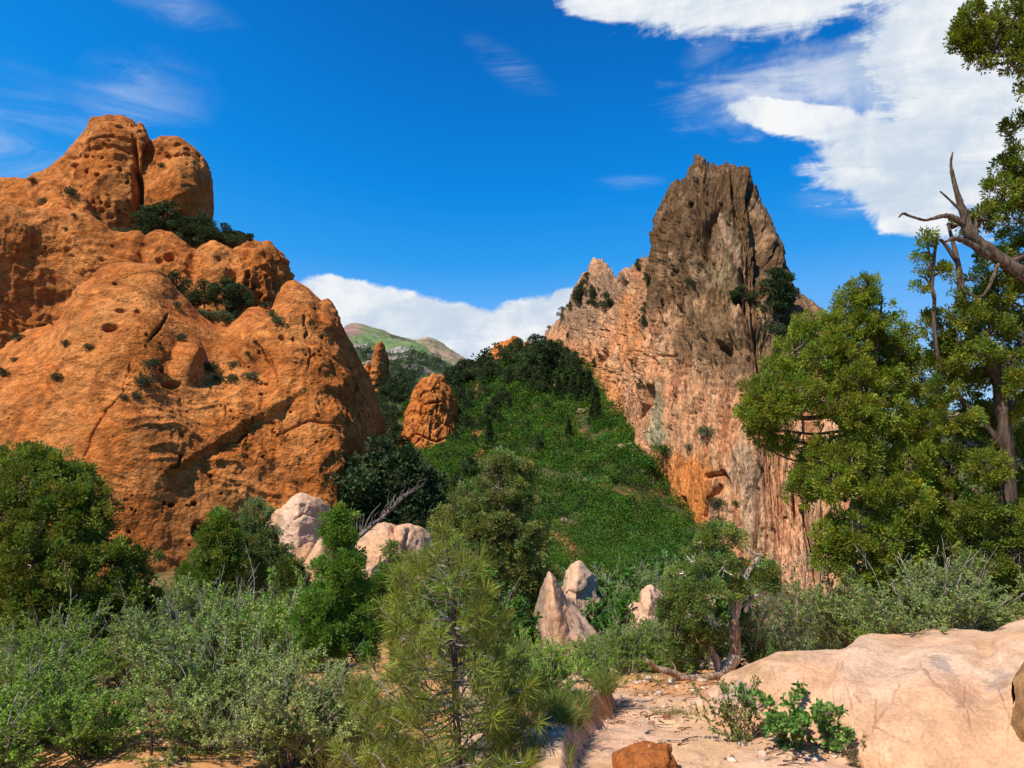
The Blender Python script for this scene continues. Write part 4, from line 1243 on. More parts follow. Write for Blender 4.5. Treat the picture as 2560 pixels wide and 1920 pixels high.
def lobe_tufts(c, r, dens, seed, gap=-0.12, gfreq=4.0, flat=0.9, shell=0.55, up=0.35, rng=RNG):
    n = int(dens * 4 * pi * r * r)
    u = ball(n, rng)
    k = shell + (1 - shell) * rng.random((n, 1)) ** 0.6
    rim = 1 + 0.22 * perlin(u * 1.7 + seed)[:, None] + 0.16 * perlin(u * 4.1 + seed * 1.7)[:, None]
    off = u * r * k * rim * np.array([1, 1, flat])
    P = c + off
    keep = perlin(P * gfreq + seed * 3.1) > gap
    D = u * 0.75 + np.array([0, 0, up]) + rng.normal(size=(n, 3)) * 0.3
    return P[keep], D[keep]


def branch(g, a, b, r0, r1, sag=0.1, wob=0.06, n=6, sides=5, col=BARK, rng=RNG):
    a, b = np.asarray(a, float), np.asarray(b, float)
    L = np.linalg.norm(b - a)
    t = np.linspace(0, 1, n)[:, None]
    P = a + (b - a) * t
    P[:, 2] -= np.sin(t[:, 0] * pi) * sag * L
    P[1:-1] += rng.normal(size=(n - 2, 3)) * wob * L * 0.5
    P = smooth_path(P, 2)
    tube(g, P, np.linspace(r0, r1, len(P)), None, sides, col)
    return P


def lobed_tree(name, label, cat, d, foot, lobes, trunks, leaf, group=None, seed=1, twigs=18, limb=0.02, mat=None, deadwood=(), bark=BARK, fluted=0.12, extra=None):
    """foot: (x,y) pixel where the trunk meets the ground; lobes: (x,y,r,dd[,tone]); trunks: polylines of (x,y,dd,radius in metres)"""
    rng = np.random.default_rng(seed)
    mat = mat or M_LEAF
    base = W(foot[0], foot[1], d)
    base[2] = gz(base[0], base[1])
    root = empty(name, base)
    tag(root, label, cat, group)
    tg, cg = Geo(), Geo()
    nodes = []
    for tr in trunks:
        pts = np.array([W(x, y, d + dd) for x, y, dd, r in tr])
        rr = [r for *_, r in tr]
        pp = smooth_path(pts, 6)
        rs = np.interp(np.linspace(0, len(rr) - 1, len(pp)), np.arange(len(rr)), rr)
        tube(tg, pp, rs, None, 12 if rs.max() > 0.03 else 6, bark, fluted, 1.6)
        nodes.append(pp)
    nodes = np.concatenate(nodes)
    for lb in lobes:
        x, y, r, dd = lb[:4]
        tone = lb[4] if len(lb) > 4 else 1.0
        c = W(x, y, d + dd)
        rm = r / F * (d + dd)
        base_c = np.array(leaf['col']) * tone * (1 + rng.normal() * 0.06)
        rs_ = leaf['rs']                                    # radius of one spray
        ns = max(3, int(leaf['cover'] * 4 * (rm / rs_) ** 2))
        u = ball(ns, rng)
        sd_ = rng.uniform(0, 50)
        rim = 1 + 0.25 * perlin(u * 1.7 + sd_)[:, None] + 0.18 * perlin(u * 4.1 + sd_ * 1.7)[:, None]
        P = c + u * rm * (leaf.get('shell', .45) + (1 - leaf.get('shell', .45)) * rng.random((ns, 1)) ** .55) * rim * [1, 1, leaf.get('flat', .92)]
        keep = perlin(P * leaf.get('gfreq', 4.0) + sd_ * 3.1) > leaf.get('gap', -.2)
        P, u = P[keep], u[keep]
        if not len(P):
            continue
        sz = rs_ * rng.uniform(.6, 1.25, len(P))
        D = unit(u * .7 + [0, 0, leaf.get('up', .45)] + rng.normal(size=(len(P), 3)) * .25)
        m_ = leaf['m']
        q = ball(len(P) * m_, rng) * rng.random((len(P) * m_, 1)) ** .45
        Dr = np.repeat(D, m_, 0)
        Pl = np.repeat(P, m_, 0) + (q + Dr * .35) * np.repeat(sz, m_)[:, None]
        cc = np.repeat(vary(base_c, len(P), leaf.get('amt', .17), leaf.get('hue', .12), rng), m_, 0)
        leaf_quads(cg, Pl, Dr * .75 + q * .9 + rng.normal(size=q.shape) * .35, leaf['L'] * rng.uniform(.6, 1.3, len(q)), leaf['W'] * rng.uniform(.75, 1.25, len(q)), np.clip(cc * (1 + rng.normal(size=(len(q), 1)) * .13), .003, .9), .03, rng)
        # limb to the lobe and twigs through it
        lower = nodes[nodes[:, 2] < c[2] + rm * 0.3]
        src = lower if len(lower) else nodes
        a = src[np.argmin(np.linalg.norm(src - c, axis=1) + 0.4 * np.maximum(0, src[:, 2] - c[2]))]
        if np.linalg.norm(a - c) > 0.02:
            q = branch(tg, a, c, limb, limb * 0.45, 0.08, 0.10, 6, 5, bark, rng)
        for i in rng.choice(len(P), min(twigs, len(P)), False):
            s = c + (P[i] - c) * 0.08 + rng.normal(size=3) * rm * 0.1
            branch(tg, s, P[i], limb * 0.36, limb * 0.12, 0.05, 0.14, 4, 4, np.array(bark) * (rng.uniform(0.8, 1.7) if rng.random() < .7 else 3.6), rng)
    if extra:
        extra(tg, cg, base, d)
    tg.build('trunk', M_BARK, root, base)
    if cg.n:
        cg.build('crown', mat, root, base, False)
    for (nm, pls) in deadwood:
        dg = Geo()
        dcol = GREY if d < 6.8 else (0.36, 0.25, 0.165)
        for pl in pls:
            pts = np.array([W(x, y, d + dd) for x, y, dd, r in pl])
            rr = [r for *_, r in pl]
            pp = smooth_path(pts, 7)
            rs = np.interp(np.linspace(0, len(rr) - 1, len(pp)), np.arange(len(rr)), rr)
            tube(dg, pp, rs * (1 + rng.normal(size=len(rs)) * 0.06), None, 10, dcol, 0.14, 2.0)
        dg.build(nm, M_DEAD, root, base)
    return root


JL = dict(rs=0.052, cover=1.5, m=64, L=0.032, W=0.0135, col=JUN, gap=-0.24, gfreq=4.5, shell=0.4, up=0.4, amt=0.22, hue=0.13)

# -- big juniper on the right, behind the pale boulder
k = 1.1573
A_LOBES = [(x * k, y * k, r * k, dd) for x, y, r, dd in [
    (1868, 622, 26, 0), (1850, 655, 42, 0.1), (1885, 690, 48, 0.0), (1820, 690, 34, 0.1), (1752, 715, 44, 0.3), (1720, 765, 46, 0.2), (1780, 780, 48, 0.0), (1685, 810, 46, 0.1), (1645, 855, 44, 0.0), (1625, 900, 30, -0.1), (1690, 880, 40, -0.2), (1735, 850, 44, -0.2),
    (1640, 935, 22, 0), (1690, 945, 32, 0.1), (1655, 968, 16, 0), (1825, 745, 50, 0), (1890, 760, 52, 0.3), (1945, 745, 46, 0.4), (1840, 820, 54, -0.2), (1905, 830, 54, 0.1), (1965, 810, 50, 0.4), (2010, 860, 44, 0.5), (1800, 880, 46, -0.3), (1860, 900, 52, -0.3),
    (1780, 990, 44, -0.2), (1745, 1030, 36, -0.2), (1730, 1065, 28, -0.2), (1800, 1040, 46, -0.4), (1930, 910, 54, -0.1), (2000, 930, 54, 0.2), (1850, 985, 50, -0.4), (1960, 1000, 56, -0.3), (2050, 1010, 56, 0), (1880, 1075, 48, -0.5), (1960, 1085, 54, -0.5), (2050, 1095, 54, -0.2),
    (1800, 1150, 40, -0.3), (1850, 1150, 46, -0.5), (1790, 1205, 30, -0.3), (1850, 1225, 44, -0.4), (1930, 1170, 52, -0.6), (2020, 1180, 52, -0.4), (2110, 1160, 50, -0.1), (1910, 1250, 46, -0.5), (1985, 1260, 48, -0.5), (1890, 1310, 34, -0.4), (2070, 1250, 52, -0.3), (2140, 1230, 50, 0), (1950, 1315, 34, -0.5), (2000, 1330, 34, -0.4)]]
lobed_tree('juniper_tree', 'large yellow-green juniper rising behind the long pale boulder, in front of the spire', 'tree', 7.6, (2180, 1640), A_LOBES,
           [[(2195, 1660, 0, .085), (2185, 1400, 0, .075), (2172, 1200, 0, .07), (2168, 1080, 0, .06), (2178, 950, 0, .045), (2190, 870, 0.05, .03), (2165, 800, 0, .016), (2150, 760, 0, .008)],
            [(2175, 1130, 0, .045), (2110, 1065, -.1, .04), (2050, 1010, 0, .032), (2025, 950, 0, .022), (1990, 880, 0, .014)], [(2080, 1040, 0, .03), (2000, 1045, 0, .022), (1940, 1020, 0, .014), (1890, 1030, 0, .008)],
            [(2190, 880, 0, .022), (2200, 800, 0, .014), (2206, 740, 0, .006)], [(2180, 1250, 0, .05), (2270, 1150, .2, .035), (2320, 1050, .3, .022)], [(2185, 1350, 0, .05), (2300, 1300, -.1, .035), (2400, 1240, 0, .02)]],
           JL, seed=21, twigs=34, limb=0.018)

# -- taller juniper at the right edge, with a dead limb
B_LOBES = [(x * k, y * k, r * k, dd) for x, y, r, dd in [
    (1998, 515, 17, 0), (1990, 545, 20, 0), (2005, 575, 18, 0), (2030, 590, 20, 0), (1985, 620, 12, 0), (2075, 480, 18, .2), (2125, 470, 34, .2), (2165, 420, 42, .3), (2200, 350, 38, .3), (2195, 275, 26, .3), (2205, 480, 46, .4), (2140, 540, 34, .3), (2110, 600, 30, .2), (2150, 640, 46, .2),
    (2200, 600, 46, .5), (2090, 680, 34, 0), (2060, 640, 22, 0), (2140, 720, 46, 0.1), (2205, 700, 50, .4), (2080, 740, 34, 0), (2120, 800, 38, .3), (2190, 790, 44, .4), (2070, 810, 40, .2), (2200, 860, 30, .6), (2240, 960, 50, .6), (2230, 1060, 60, .6), (2180, 1080, 50, .5), (2230, 400, 50, .5), (2240, 560, 60, .5), (2130, 1010, 42, -.3), (2190, 1120, 46, -.35), (2120, 1110, 46, -.3), (2200, 1200, 54, -.4), (2130, 1220, 48, -.4), (2190, 1290, 50, -.4), (2240, 1220, 60, .3), (2100, 1300, 44, -.3), (2070, 900, 40, -.1), (2035, 850, 34, 0), (2090, 960, 40, -.1), (2060, 780, 30, 0), (2110, 760, 34, -.1), (2190, 770, 34, -.15), (2205, 830, 30, -.2), (2215, 900, 26, -.1), (2150, 900, 34, .4), (2110, 890, 34, .4), (2130, 960, 36, .3), (2020, 700, 28, 0.1), (2035, 760, 36, .2),
    # upper bough reaching into the top corner
    (2052, 92, 15, 0), (2075, 75, 22, 0), (2090, 40, 24, 0), (2112, 20, 20, 0), (2110, 75, 26, 0), (2120, 110, 26, 0), (2090, 115, 18, 0), (2125, 145, 18, 0), (2150, 60, 24, 0), (2170, 30, 22, 0), (2160, 110, 26, 0), (2195, 70, 34, 0), (2200, 130, 32, 0), (2200, 20, 24, 0), (2240, 90, 50, 0), (2212, 200, 16, 0)]]
dead = [[(2620, 740, 0, .075), (2560, 690, 0, .062), (2490, 640, 0, .056), (2430, 590, 0, .05), (2412, 540, 0, .036), (2395, 490, 0, .022), (2382, 440, 0, .016), (2377, 410, 0, .012), (2382, 380, 0, .006)],
        [(2412, 560, 0, .032), (2370, 540, 0, .022), (2330, 547, 0, .014), (2310, 550, 0, .011), (2275, 540, 0, .011), (2258, 534, 0, .012), (2247, 543, 0, .006)], [(2405, 530, 0, .014), (2380, 505, 0, .010), (2350, 478, 0, .007)],
        [(2470, 640, -.05, .035), (2430, 612, -.1, .026), (2390, 596, -.1, .022), (2364, 604, -.1, .010)], [(2440, 600, 0, .02), (2440, 560, .05, .014), (2437, 545, .05, .008)],
        [(2500, 650, 0, .02), (2470, 722, -.1, .013), (2448, 742, -.1, .010), (2412, 728, -.1, .007), (2396, 690, -.1, .004)], [(2500, 660, 0, .02), (2560, 640, 0, .014), (2600, 610, 0, .01)]]
lobed_tree('juniper_tree', 'tall open juniper at the right edge with a bleached dead limb against the cloud', 'tree', 6.6, (2520, 1560), B_LOBES,
           [[(2540, 1600, 0, .085), (2530, 1400, 0, .07), (2520, 1200, 0, .064), (2512, 1080, 0, .060), (2503, 960, 0, .060), (2470, 895, 0, .050), (2440, 870, 0, .045), (2410, 760, 0, .034), (2395, 660, 0, .022), (2370, 560, .1, .012)],
            [(2500, 950, 0, .048), (2560, 860, .1, .045), (2620, 740, .1, .045), (2660, 500, .1, .05), (2640, 250, 0, .04), (2600, 160, 0, .03), (2530, 140, 0, .022), (2480, 135, 0, .02), (2440, 115, 0, .016), (2390, 105, 0, .009)],
            [(2395, 660, 0, .02), (2345, 600, 0, .014), (2330, 720, 0, .014), (2325, 640, 0, .010), (2310, 590, 0, .006)], [(2508, 1120, 0, .03), (2450, 1050, 0, .027), (2385, 975, 0, .023), (2348, 900, 0, .019), (2335, 800, 0, .016), (2335, 740, 0, .018), (2318, 700, 0, .01), (2300, 690, 0, .006)],
            [(2480, 135, 0, .02), (2500, 90, 0, .014), (2530, 50, 0, .008)]],
           dict(JL, rs=.048, cover=1.3, gap=-0.18, gfreq=5.0, shell=0.3), seed=22, twigs=34, limb=0.014, fluted=0.22, deadwood=[('dead_limb', dead)])

# -- dark juniper at the left edge
L_LOBES = [(x * k, y * k, r * k, dd) for x, y, r, dd in [
    (70, 985, 26, 0), (30, 1000, 34, .1), (110, 1010, 40, 0), (160, 1030, 40, .1), (-20, 1040, 60, .2), (60, 1050, 54, -.2), (130, 1070, 54, -.2), (195, 1065, 34, 0), (10, 1120, 60, -.3), (90, 1140, 60, -.4), (170, 1130, 56, -.2), (215, 1120, 34, 0), (230, 1165, 40, 0),
    (-30, 1200, 70, 0), (50, 1220, 64, -.5), (140, 1220, 64, -.5), (220, 1220, 54, -.3), (270, 1210, 34, 0), (290, 1250, 36, 0), (0, 1290, 70, -.3), (90, 1300, 64, -.5), (180, 1300, 60, -.5), (260, 1290, 52, -.3), (310, 1300, 34, 0), (50, 1370, 56, -.4), (140, 1370, 56, -.5), (230, 1370, 54, -.4), (300, 1360, 40, -.1), (325, 1195, 14, .2)]]
lobed_tree('juniper_tree', 'broad dark green juniper at the left edge, lit along its top', 'tree', 8.0, (110, 1700), L_LOBES,
           [[(110, 1740, 0, .09), (115, 1560, 0, .08), (100, 1420, 0, .06), (90, 1250, 0, .035), (85, 1140, 0, .012)], [(115, 1580, 0, .06), (200, 1480, 0, .045), (270, 1380, 0, .02)], [(110, 1560, 0, .05), (30, 1440, 0, .035), (-30, 1320, 0, .02)]],
           dict(JL, rs=.062, cover=1.6, m=62, L=0.038, W=0.016, col=(0.165, 0.205, 0.028), gap=-0.26, gfreq=3.0), seed=23, twigs=24, limb=0.02)

# -- pair of trees in front of the whaleback
lobed_tree('juniper_tree', 'compact bright juniper with two rounded tops left of the stacked pink boulder', 'tree', 13.5, (540, 1530), [(545, 1300, 30, 0), (562, 1335, 38, 0), (530, 1345, 34, 0), (548, 1390, 46, -.1), (590, 1400, 30, 0), (510, 1400, 26, 0), (490, 1415, 30, 0), (470, 1440, 26, 0), (510, 1455, 42, -.2), (560, 1450, 42, -.1), (455, 1475, 22, 0), (500, 1500, 30, -.2), (545, 1500, 30, -.2), (440, 1500, 18, 0)],
           [[(545, 1560, 0, .07), (545, 1450, 0, .05), (550, 1340, 0, .02)], [(545, 1530, 0, .05), (490, 1450, 0, .02)]], dict(JL, rs=.078, cover=1.7, m=56, L=0.05, W=0.021, col=(0.165, 0.24, 0.036), gap=-0.25, gfreq=2.2), seed=24, twigs=10, limb=0.02)
lobed_tree('pinyon_pine', 'rounded grey-green pinyon beside the stacked pink boulder', 'tree', 14.5, (640, 1510), [(640, 1285, 32, 0), (620, 1320, 34, 0), (665, 1330, 34, 0), (640, 1360, 46, -.1), (690, 1365, 34, 0), (610, 1385, 36, 0), (655, 1405, 44, -.2), (700, 1400, 28, 0), (625, 1440, 36, -.1), (675, 1450, 36, -.1), (640, 1480, 30, 0)],
           [[(650, 1540, 0, .07), (645, 1430, 0, .05), (640, 1320, 0, .02)]], dict(JL, rs=.078, cover=1.6, m=56, L=0.056, W=0.019, col=(0.16, 0.215, 0.075), gap=-0.12, gfreq=2.0), seed=25, twigs=12, limb=0.02)
lobed_tree('juniper_tree', 'small round olive juniper just below the stacked pink boulder', 'tree', 11.0, (730, 1520), [(722, 1425, 26, 0), (745, 1440, 24, 0), (705, 1450, 24, 0), (725, 1470, 34, 0), (755, 1480, 24, 0), (700, 1490, 24, 0)], [[(727, 1540, 0, .04), (725, 1470, 0, .02)]],
           dict(JL, rs=.06, cover=1.7, m=56, L=0.042, W=0.017, col=(0.14, 0.19, 0.036), gap=-0.25, gfreq=2.8), seed=26, twigs=8, limb=0.012)

# -- bright pointed juniper
PT = []
_r = np.random.default_rng(5)
for i in range(120):
    f = _r.random() ** 0.7
    y = 1285 + f * 350
    hw = 10 + f * 98
    PT.append((850 + (f * -10) + _r.uniform(-hw, hw), y + _r.uniform(-6, 6), 15 + 17 * f, _r.uniform(-.3, .3) * f))
PT += [(855, 1278, 9, 0), (852, 1300, 14, 0), (848, 1325, 18, 0), (872, 1345, 14, 0), (830, 1350, 16, 0), (818, 1300, 8, 0), (816, 1325, 10, 0), (880, 1290, 8, 0)]
lobed_tree('juniper_tree', 'bright green pointed young juniper in the centre left, left of the young pine', 'tree', 5.7, (855, 1760), PT, [[(860, 1760, 0, .04), (858, 1600, 0, .032), (852, 1430, 0, .02), (852, 1290, 0, .006)]],
           dict(JL, rs=.036, cover=1.7, m=50, L=0.026, W=0.010, col=(0.15, 0.25, 0.036), gap=-0.1, gfreq=6, shell=0.25, up=0.7, spread=0.55), seed=27, twigs=14, limb=0.007)
lobed_tree('juniper_tree', 'slender bright juniper between the pointed juniper and the young pine', 'tree', 7.6, (985, 1640), [(975, 1372, 14, 0), (970, 1395, 20, 0), (990, 1420, 24, 0), (955, 1425, 20, 0), (1010, 1400, 16, 0), (975, 1455, 30, 0), (1010, 1460, 24, 0), (945, 1460, 20, 0), (960, 1500, 34, 0), (1000, 1510, 30, 0), (970, 1560, 36, 0)],
           [[(980, 1660, 0, .03), (976, 1520, 0, .02), (974, 1380, 0, .006)]], dict(JL, rs=.04, cover=1.7, m=50, L=0.028, W=0.011, col=(0.135, 0.215, 0.036), gap=-0.05, gfreq=5, shell=0.3, up=0.6), seed=28, twigs=12, limb=0.008)

# -- mid-distance pinyon in the centre
PN = [(x * k, y * k, r * k, dd) for x, y, r, dd in [(1085, 1010, 34, 0), (1045, 1025, 30, 0), (1120, 1030, 34, 0), (1070, 1055, 40, -.2), (1125, 1075, 40, 0), (1020, 1065, 30, 0), (1090, 1100, 46, -.2), (1020, 1110, 36, -.1), (980, 1095, 26, 0), (960, 1120, 30, 0), (1140, 1120, 36, 0), (1045, 1150, 46, -.2), (985, 1150, 36, -.1), (950, 1165, 26, 0), (1110, 1160, 46, -.2), (1160, 1160, 30, 0), (1010, 1195, 36, -.1), (965, 1190, 26, 0), (1080, 1205, 44, -.2), (1140, 1210, 40, -.1), (1050, 1240, 36, 0), (1120, 1255, 40, -.1), (1170, 1240, 34, 0), (1180, 1290, 34, 0), (1140, 1300, 36, 0), (1090, 1290, 34, 0), (1175, 1330, 26, 0)]]
lobed_tree('pinyon_pine', 'olive-green pinyon with a many-lobed crown in the middle, behind the young pine', 'tree', 12.0, (1240, 1600), PN, [[(1250, 1640, 0, .10), (1245, 1480, 0, .08), (1240, 1380, 0, .055), (1245, 1250, 0, .03), (1250, 1180, 0, .012)], [(1245, 1430, 0, .05), (1180, 1330, 0, .03), (1120, 1300, 0, .014)], [(1242, 1380, 0, .045), (1300, 1320, 0, .025)]],
           dict(JL, rs=.072, cover=1.6, m=58, L=0.052, W=0.018, col=(0.225, 0.255, 0.070), gap=-0.04, gfreq=2.6, shell=0.45), seed=29, twigs=12, limb=0.022)

# -- gnarled juniper left of the boulder
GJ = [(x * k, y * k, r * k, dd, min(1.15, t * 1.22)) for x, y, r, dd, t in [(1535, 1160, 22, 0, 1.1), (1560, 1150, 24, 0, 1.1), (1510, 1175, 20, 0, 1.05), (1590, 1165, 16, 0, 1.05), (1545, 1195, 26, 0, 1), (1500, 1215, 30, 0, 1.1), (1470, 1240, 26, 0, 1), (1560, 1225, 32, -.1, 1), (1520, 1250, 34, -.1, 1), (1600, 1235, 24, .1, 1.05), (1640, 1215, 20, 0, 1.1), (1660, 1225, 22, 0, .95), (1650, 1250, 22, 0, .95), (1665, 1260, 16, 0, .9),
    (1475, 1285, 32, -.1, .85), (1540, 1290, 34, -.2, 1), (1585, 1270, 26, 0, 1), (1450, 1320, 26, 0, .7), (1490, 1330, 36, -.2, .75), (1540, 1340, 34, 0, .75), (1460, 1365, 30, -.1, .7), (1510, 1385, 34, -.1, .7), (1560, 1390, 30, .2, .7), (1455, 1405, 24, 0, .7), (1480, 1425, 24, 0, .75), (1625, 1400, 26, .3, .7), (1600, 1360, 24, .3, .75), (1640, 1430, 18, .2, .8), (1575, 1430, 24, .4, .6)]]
yel = [(1610 * k, 1232 * k, 15 * k, -.1), (1625 * k, 1245 * k, 13 * k, -.1), (1600 * k, 1248 * k, 13 * k, -.1)]


def gn_extra(tg, cg, base, d):
    rng = np.random.default_rng(77)
    for x, y, r, dd in yel:
        c = W(x, y, d + dd)
        P, D = lobe_tufts(c, r / F * d, 420, rng.uniform(0, 40), -0.2, 5, rng=rng)
        tufts(cg, P, D, 13, 0.036, 0.009, (0.26, 0.17, 0.035), 0.7, 0.015, rng=rng)


tw = [[(1800, 1700, 0, .06), (1812, 1675, 0, .062), (1830, 1655, 0, .058), (1838, 1625, .05, .05), (1835, 1590, .05, .044), (1838, 1540, .05, .04), (1850, 1500, 0, .035), (1858, 1460, 0, .03), (1870, 1430, 0, .024), (1885, 1410, 0, .018), (1900, 1385, 0, .01)],
      [(1862, 1530, 0, .02), (1875, 1500, 0, .018), (1900, 1485, 0, .012), (1912, 1488, 0, .006)], [(1800, 1690, 0, .045), (1790, 1650, 0, .035), (1768, 1610, 0, .03), (1760, 1560, 0, .024), (1768, 1500, .05, .018), (1780, 1420, .05, .012)], [(1770, 1560, 0, .02), (1740, 1490, 0, .014), (1720, 1440, 0, .008)]]
log = [[(1815, 1688, -.05, .03), (1790, 1690, -.1, .036), (1760, 1694, -.15, .036), (1735, 1697, -.15, .036), (1710, 1695, -.2, .034), (1690, 1685, -.2, .032), (1665, 1677, -.25, .030), (1640, 1668, -.25, .026), (1622, 1655, -.3, .02), (1608, 1642, -.3, .008)],
       [(1690, 1684, -.2, .012), (1686, 1665, -.2, .008), (1676, 1650, -.2, .004)], [(1830, 1545, .0, .03), (1838, 1575, 0, .045), (1836, 1610, 0, .04), (1832, 1640, 0, .02)], [(1838, 1560, 0, .02), (1846, 1545, 0, .005)],
       [(1790, 1700, 0, .02), (1800, 1712, -.05, .016), (1808, 1726, -.05, .006)], [(1740, 1620, .1, .008), (1718, 1640, .1, .006), (1705, 1662, 0, .003)]]
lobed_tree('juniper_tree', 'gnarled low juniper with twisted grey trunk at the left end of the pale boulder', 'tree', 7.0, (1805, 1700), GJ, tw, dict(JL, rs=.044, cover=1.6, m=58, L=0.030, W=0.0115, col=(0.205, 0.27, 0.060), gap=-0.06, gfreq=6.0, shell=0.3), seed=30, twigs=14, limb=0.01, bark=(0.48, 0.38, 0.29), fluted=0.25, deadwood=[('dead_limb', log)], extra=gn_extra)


# ------------------------------------------------------------------ young ponderosa pine in front
def young_pine():
    rng = np.random.default_rng(31)
    d = 4.0
    base = W(1165, 2000, d)
    base[2] = gz(base[0], base[1])
    root = empty('young_pine', base)
    tag(root, 'young long-needled pine in the foreground centre, needles yellow-green', 'tree')
    tg, cg = Geo(), Geo()
    st = [W(*p) for p in [(1152, 2060, d), (1146, 1900, d), (1138, 1720, d), (1134, 1560, d), (1130, 1480, d), (1120, 1415, d), (1113, 1362, d), (1110, 1325, d)]]
    st[0][2] = base[2] - 0.03
    sp = smooth_path(st, 8)
    tube(tg, sp, np.linspace(0.022, 0.006, len(sp)), None, 9, (0.15, 0.11, 0.085), 0.08)
    TP, TD, TS = [], [], []
    def put(p, dr, s=1.0):
        TP.append(p); TD.append(dr); TS.append(s)
    put(sp[-1], np.array([0, 0, 1.0]), 1.15)
    put(sp[-2] + rng.normal(size=3) * .01, np.array([0.1, 0, 1.0]), 1.0)
    whorls = [(0.17, 0.15, 4), (0.27, 0.24, 6), (0.37, 0.31, 6), (0.50, 0.37, 7), (0.60, 0.40, 7), (0.72, 0.46, 8), (0.83, 0.50, 8), (0.90, 0.54, 11), (0.99, 0.56, 11), (1.08, 0.57, 11), (1.17, 0.57, 10), (1.27, 0.54, 10)]
    top = sp[-1]
    for wi, (dz, rad, n) in enumerate(whorls):
        j = np.argmin(np.abs(sp[:, 2] - (top[2] - dz)))
        a0 = rng.uniform(0, 2 * pi)
        for i in range(n):
            az = a0 + i * 2 * pi / n + rng.normal() * 0.22
            L = rad * rng.uniform(0.68, 1.10) * (1 - 0.27 * max(0.0, cos(az)))
            h = np.array([cos(az), sin(az), 0])
            s = sp[j] + np.array([0, 0, rng.uniform(-.025, .025)])
            rise = 0.42 - wi * 0.035
            pts = [s, s + h * L * 0.35 + np.array([0, 0, L * rise * 0.2]), s + h * L * 0.7 + np.array([0, 0, L * rise * 0.5]) + rng.normal(size=3) * 0.02, s + h * L + np.array([0, 0, L * (rise + 0.18)])]
            pp = smooth_path(pts, 5)
            tube(tg, pp, np.linspace(0.0085 - 0.0003 * wi, 0.0032, len(pp)), None, 6, np.array((0.30, 0.25, 0.20)) * rng.uniform(.75, 1.15))
            e = unit(pp[-1] - pp[-3])
            put(pp[-1], e + np.array([0, 0, .35]), 1.0)
            for q in (0.80, 0.56)[: 1 + (wi > 1)]:
                m = pp[int(q * (len(pp) - 1))]
                if rng.random() < 0.2:
                    put(m, e + np.array([0, 0, 0.5]), 0.85)
                side = unit(np.cross(h, [0, 0, 1])) * rng.choice([-1, 1])
                b = m + side * L * rng.uniform(0.16, 0.34) * (1.2 - q * 0.5) + h * L * 0.14 + np.array([0, 0, L * 0.10])
                bp = branch(tg, m, b, 0.0048, 0.0026, -0.08, 0.08, 4, 5, np.array((0.33, 0.27, 0.21)) * rng.uniform(.75, 1.15), rng)
                put(bp[-1], unit(b - m) + np.array([0, 0, 0.45]), rng.uniform(0.8, 1.0))
    # some bare hanging twigs low down
    for _ in range(26):
        j = rng.integers(4, len(sp) // 2)
        az = rng.uniform(0, 2 * pi)
        e = sp[j] + np.array([cos(az), sin(az), -0.25]) * rng.uniform(0.12, 0.34)
        branch(tg, sp[j], e, 0.004, 0.0015, -0.12, 0.2, 5, 4, (0.42, 0.36, 0.30), rng)
    P, D, S = np.array(TP), unit(np.array(TD)), np.array(TS)
    n = 66
    N = len(P)
    sl = rng.uniform(-0.055, 0.0, N * n)[:, None]
    PP = np.repeat(P, n, 0) + np.repeat(D, n, 0) * sl + rng.normal(size=(N * n, 3)) * 0.003
    DD = np.repeat(D, n, 0) * rng.uniform(0.1, 1.0, (N * n, 1)) + ball(N * n, rng) * 0.85
    Ls = np.repeat(S, n) * rng.uniform(0.070, 0.112, N * n)
    tc = np.repeat(vary((0.26, 0.31, 0.045), N, 0.2, 0.08, rng), n, 0)
    # old brown needles among the green
    old = (rng.random(N * n) < 0.05)[:, None]
    tc = np.where(old, np.array([0.22, 0.13, 0.05]), tc * (1 + rng.normal(size=(N * n, 1)) * 0.15))
    leaf_quads(cg, PP, DD, Ls, 0.0040, np.clip(tc, .004, .9), 0.03, rng)
    tg.build('trunk', M_BARK, root, base)
    cg.build('crown', M_NEEDLE, root, base, False)
    return root


young_pine()


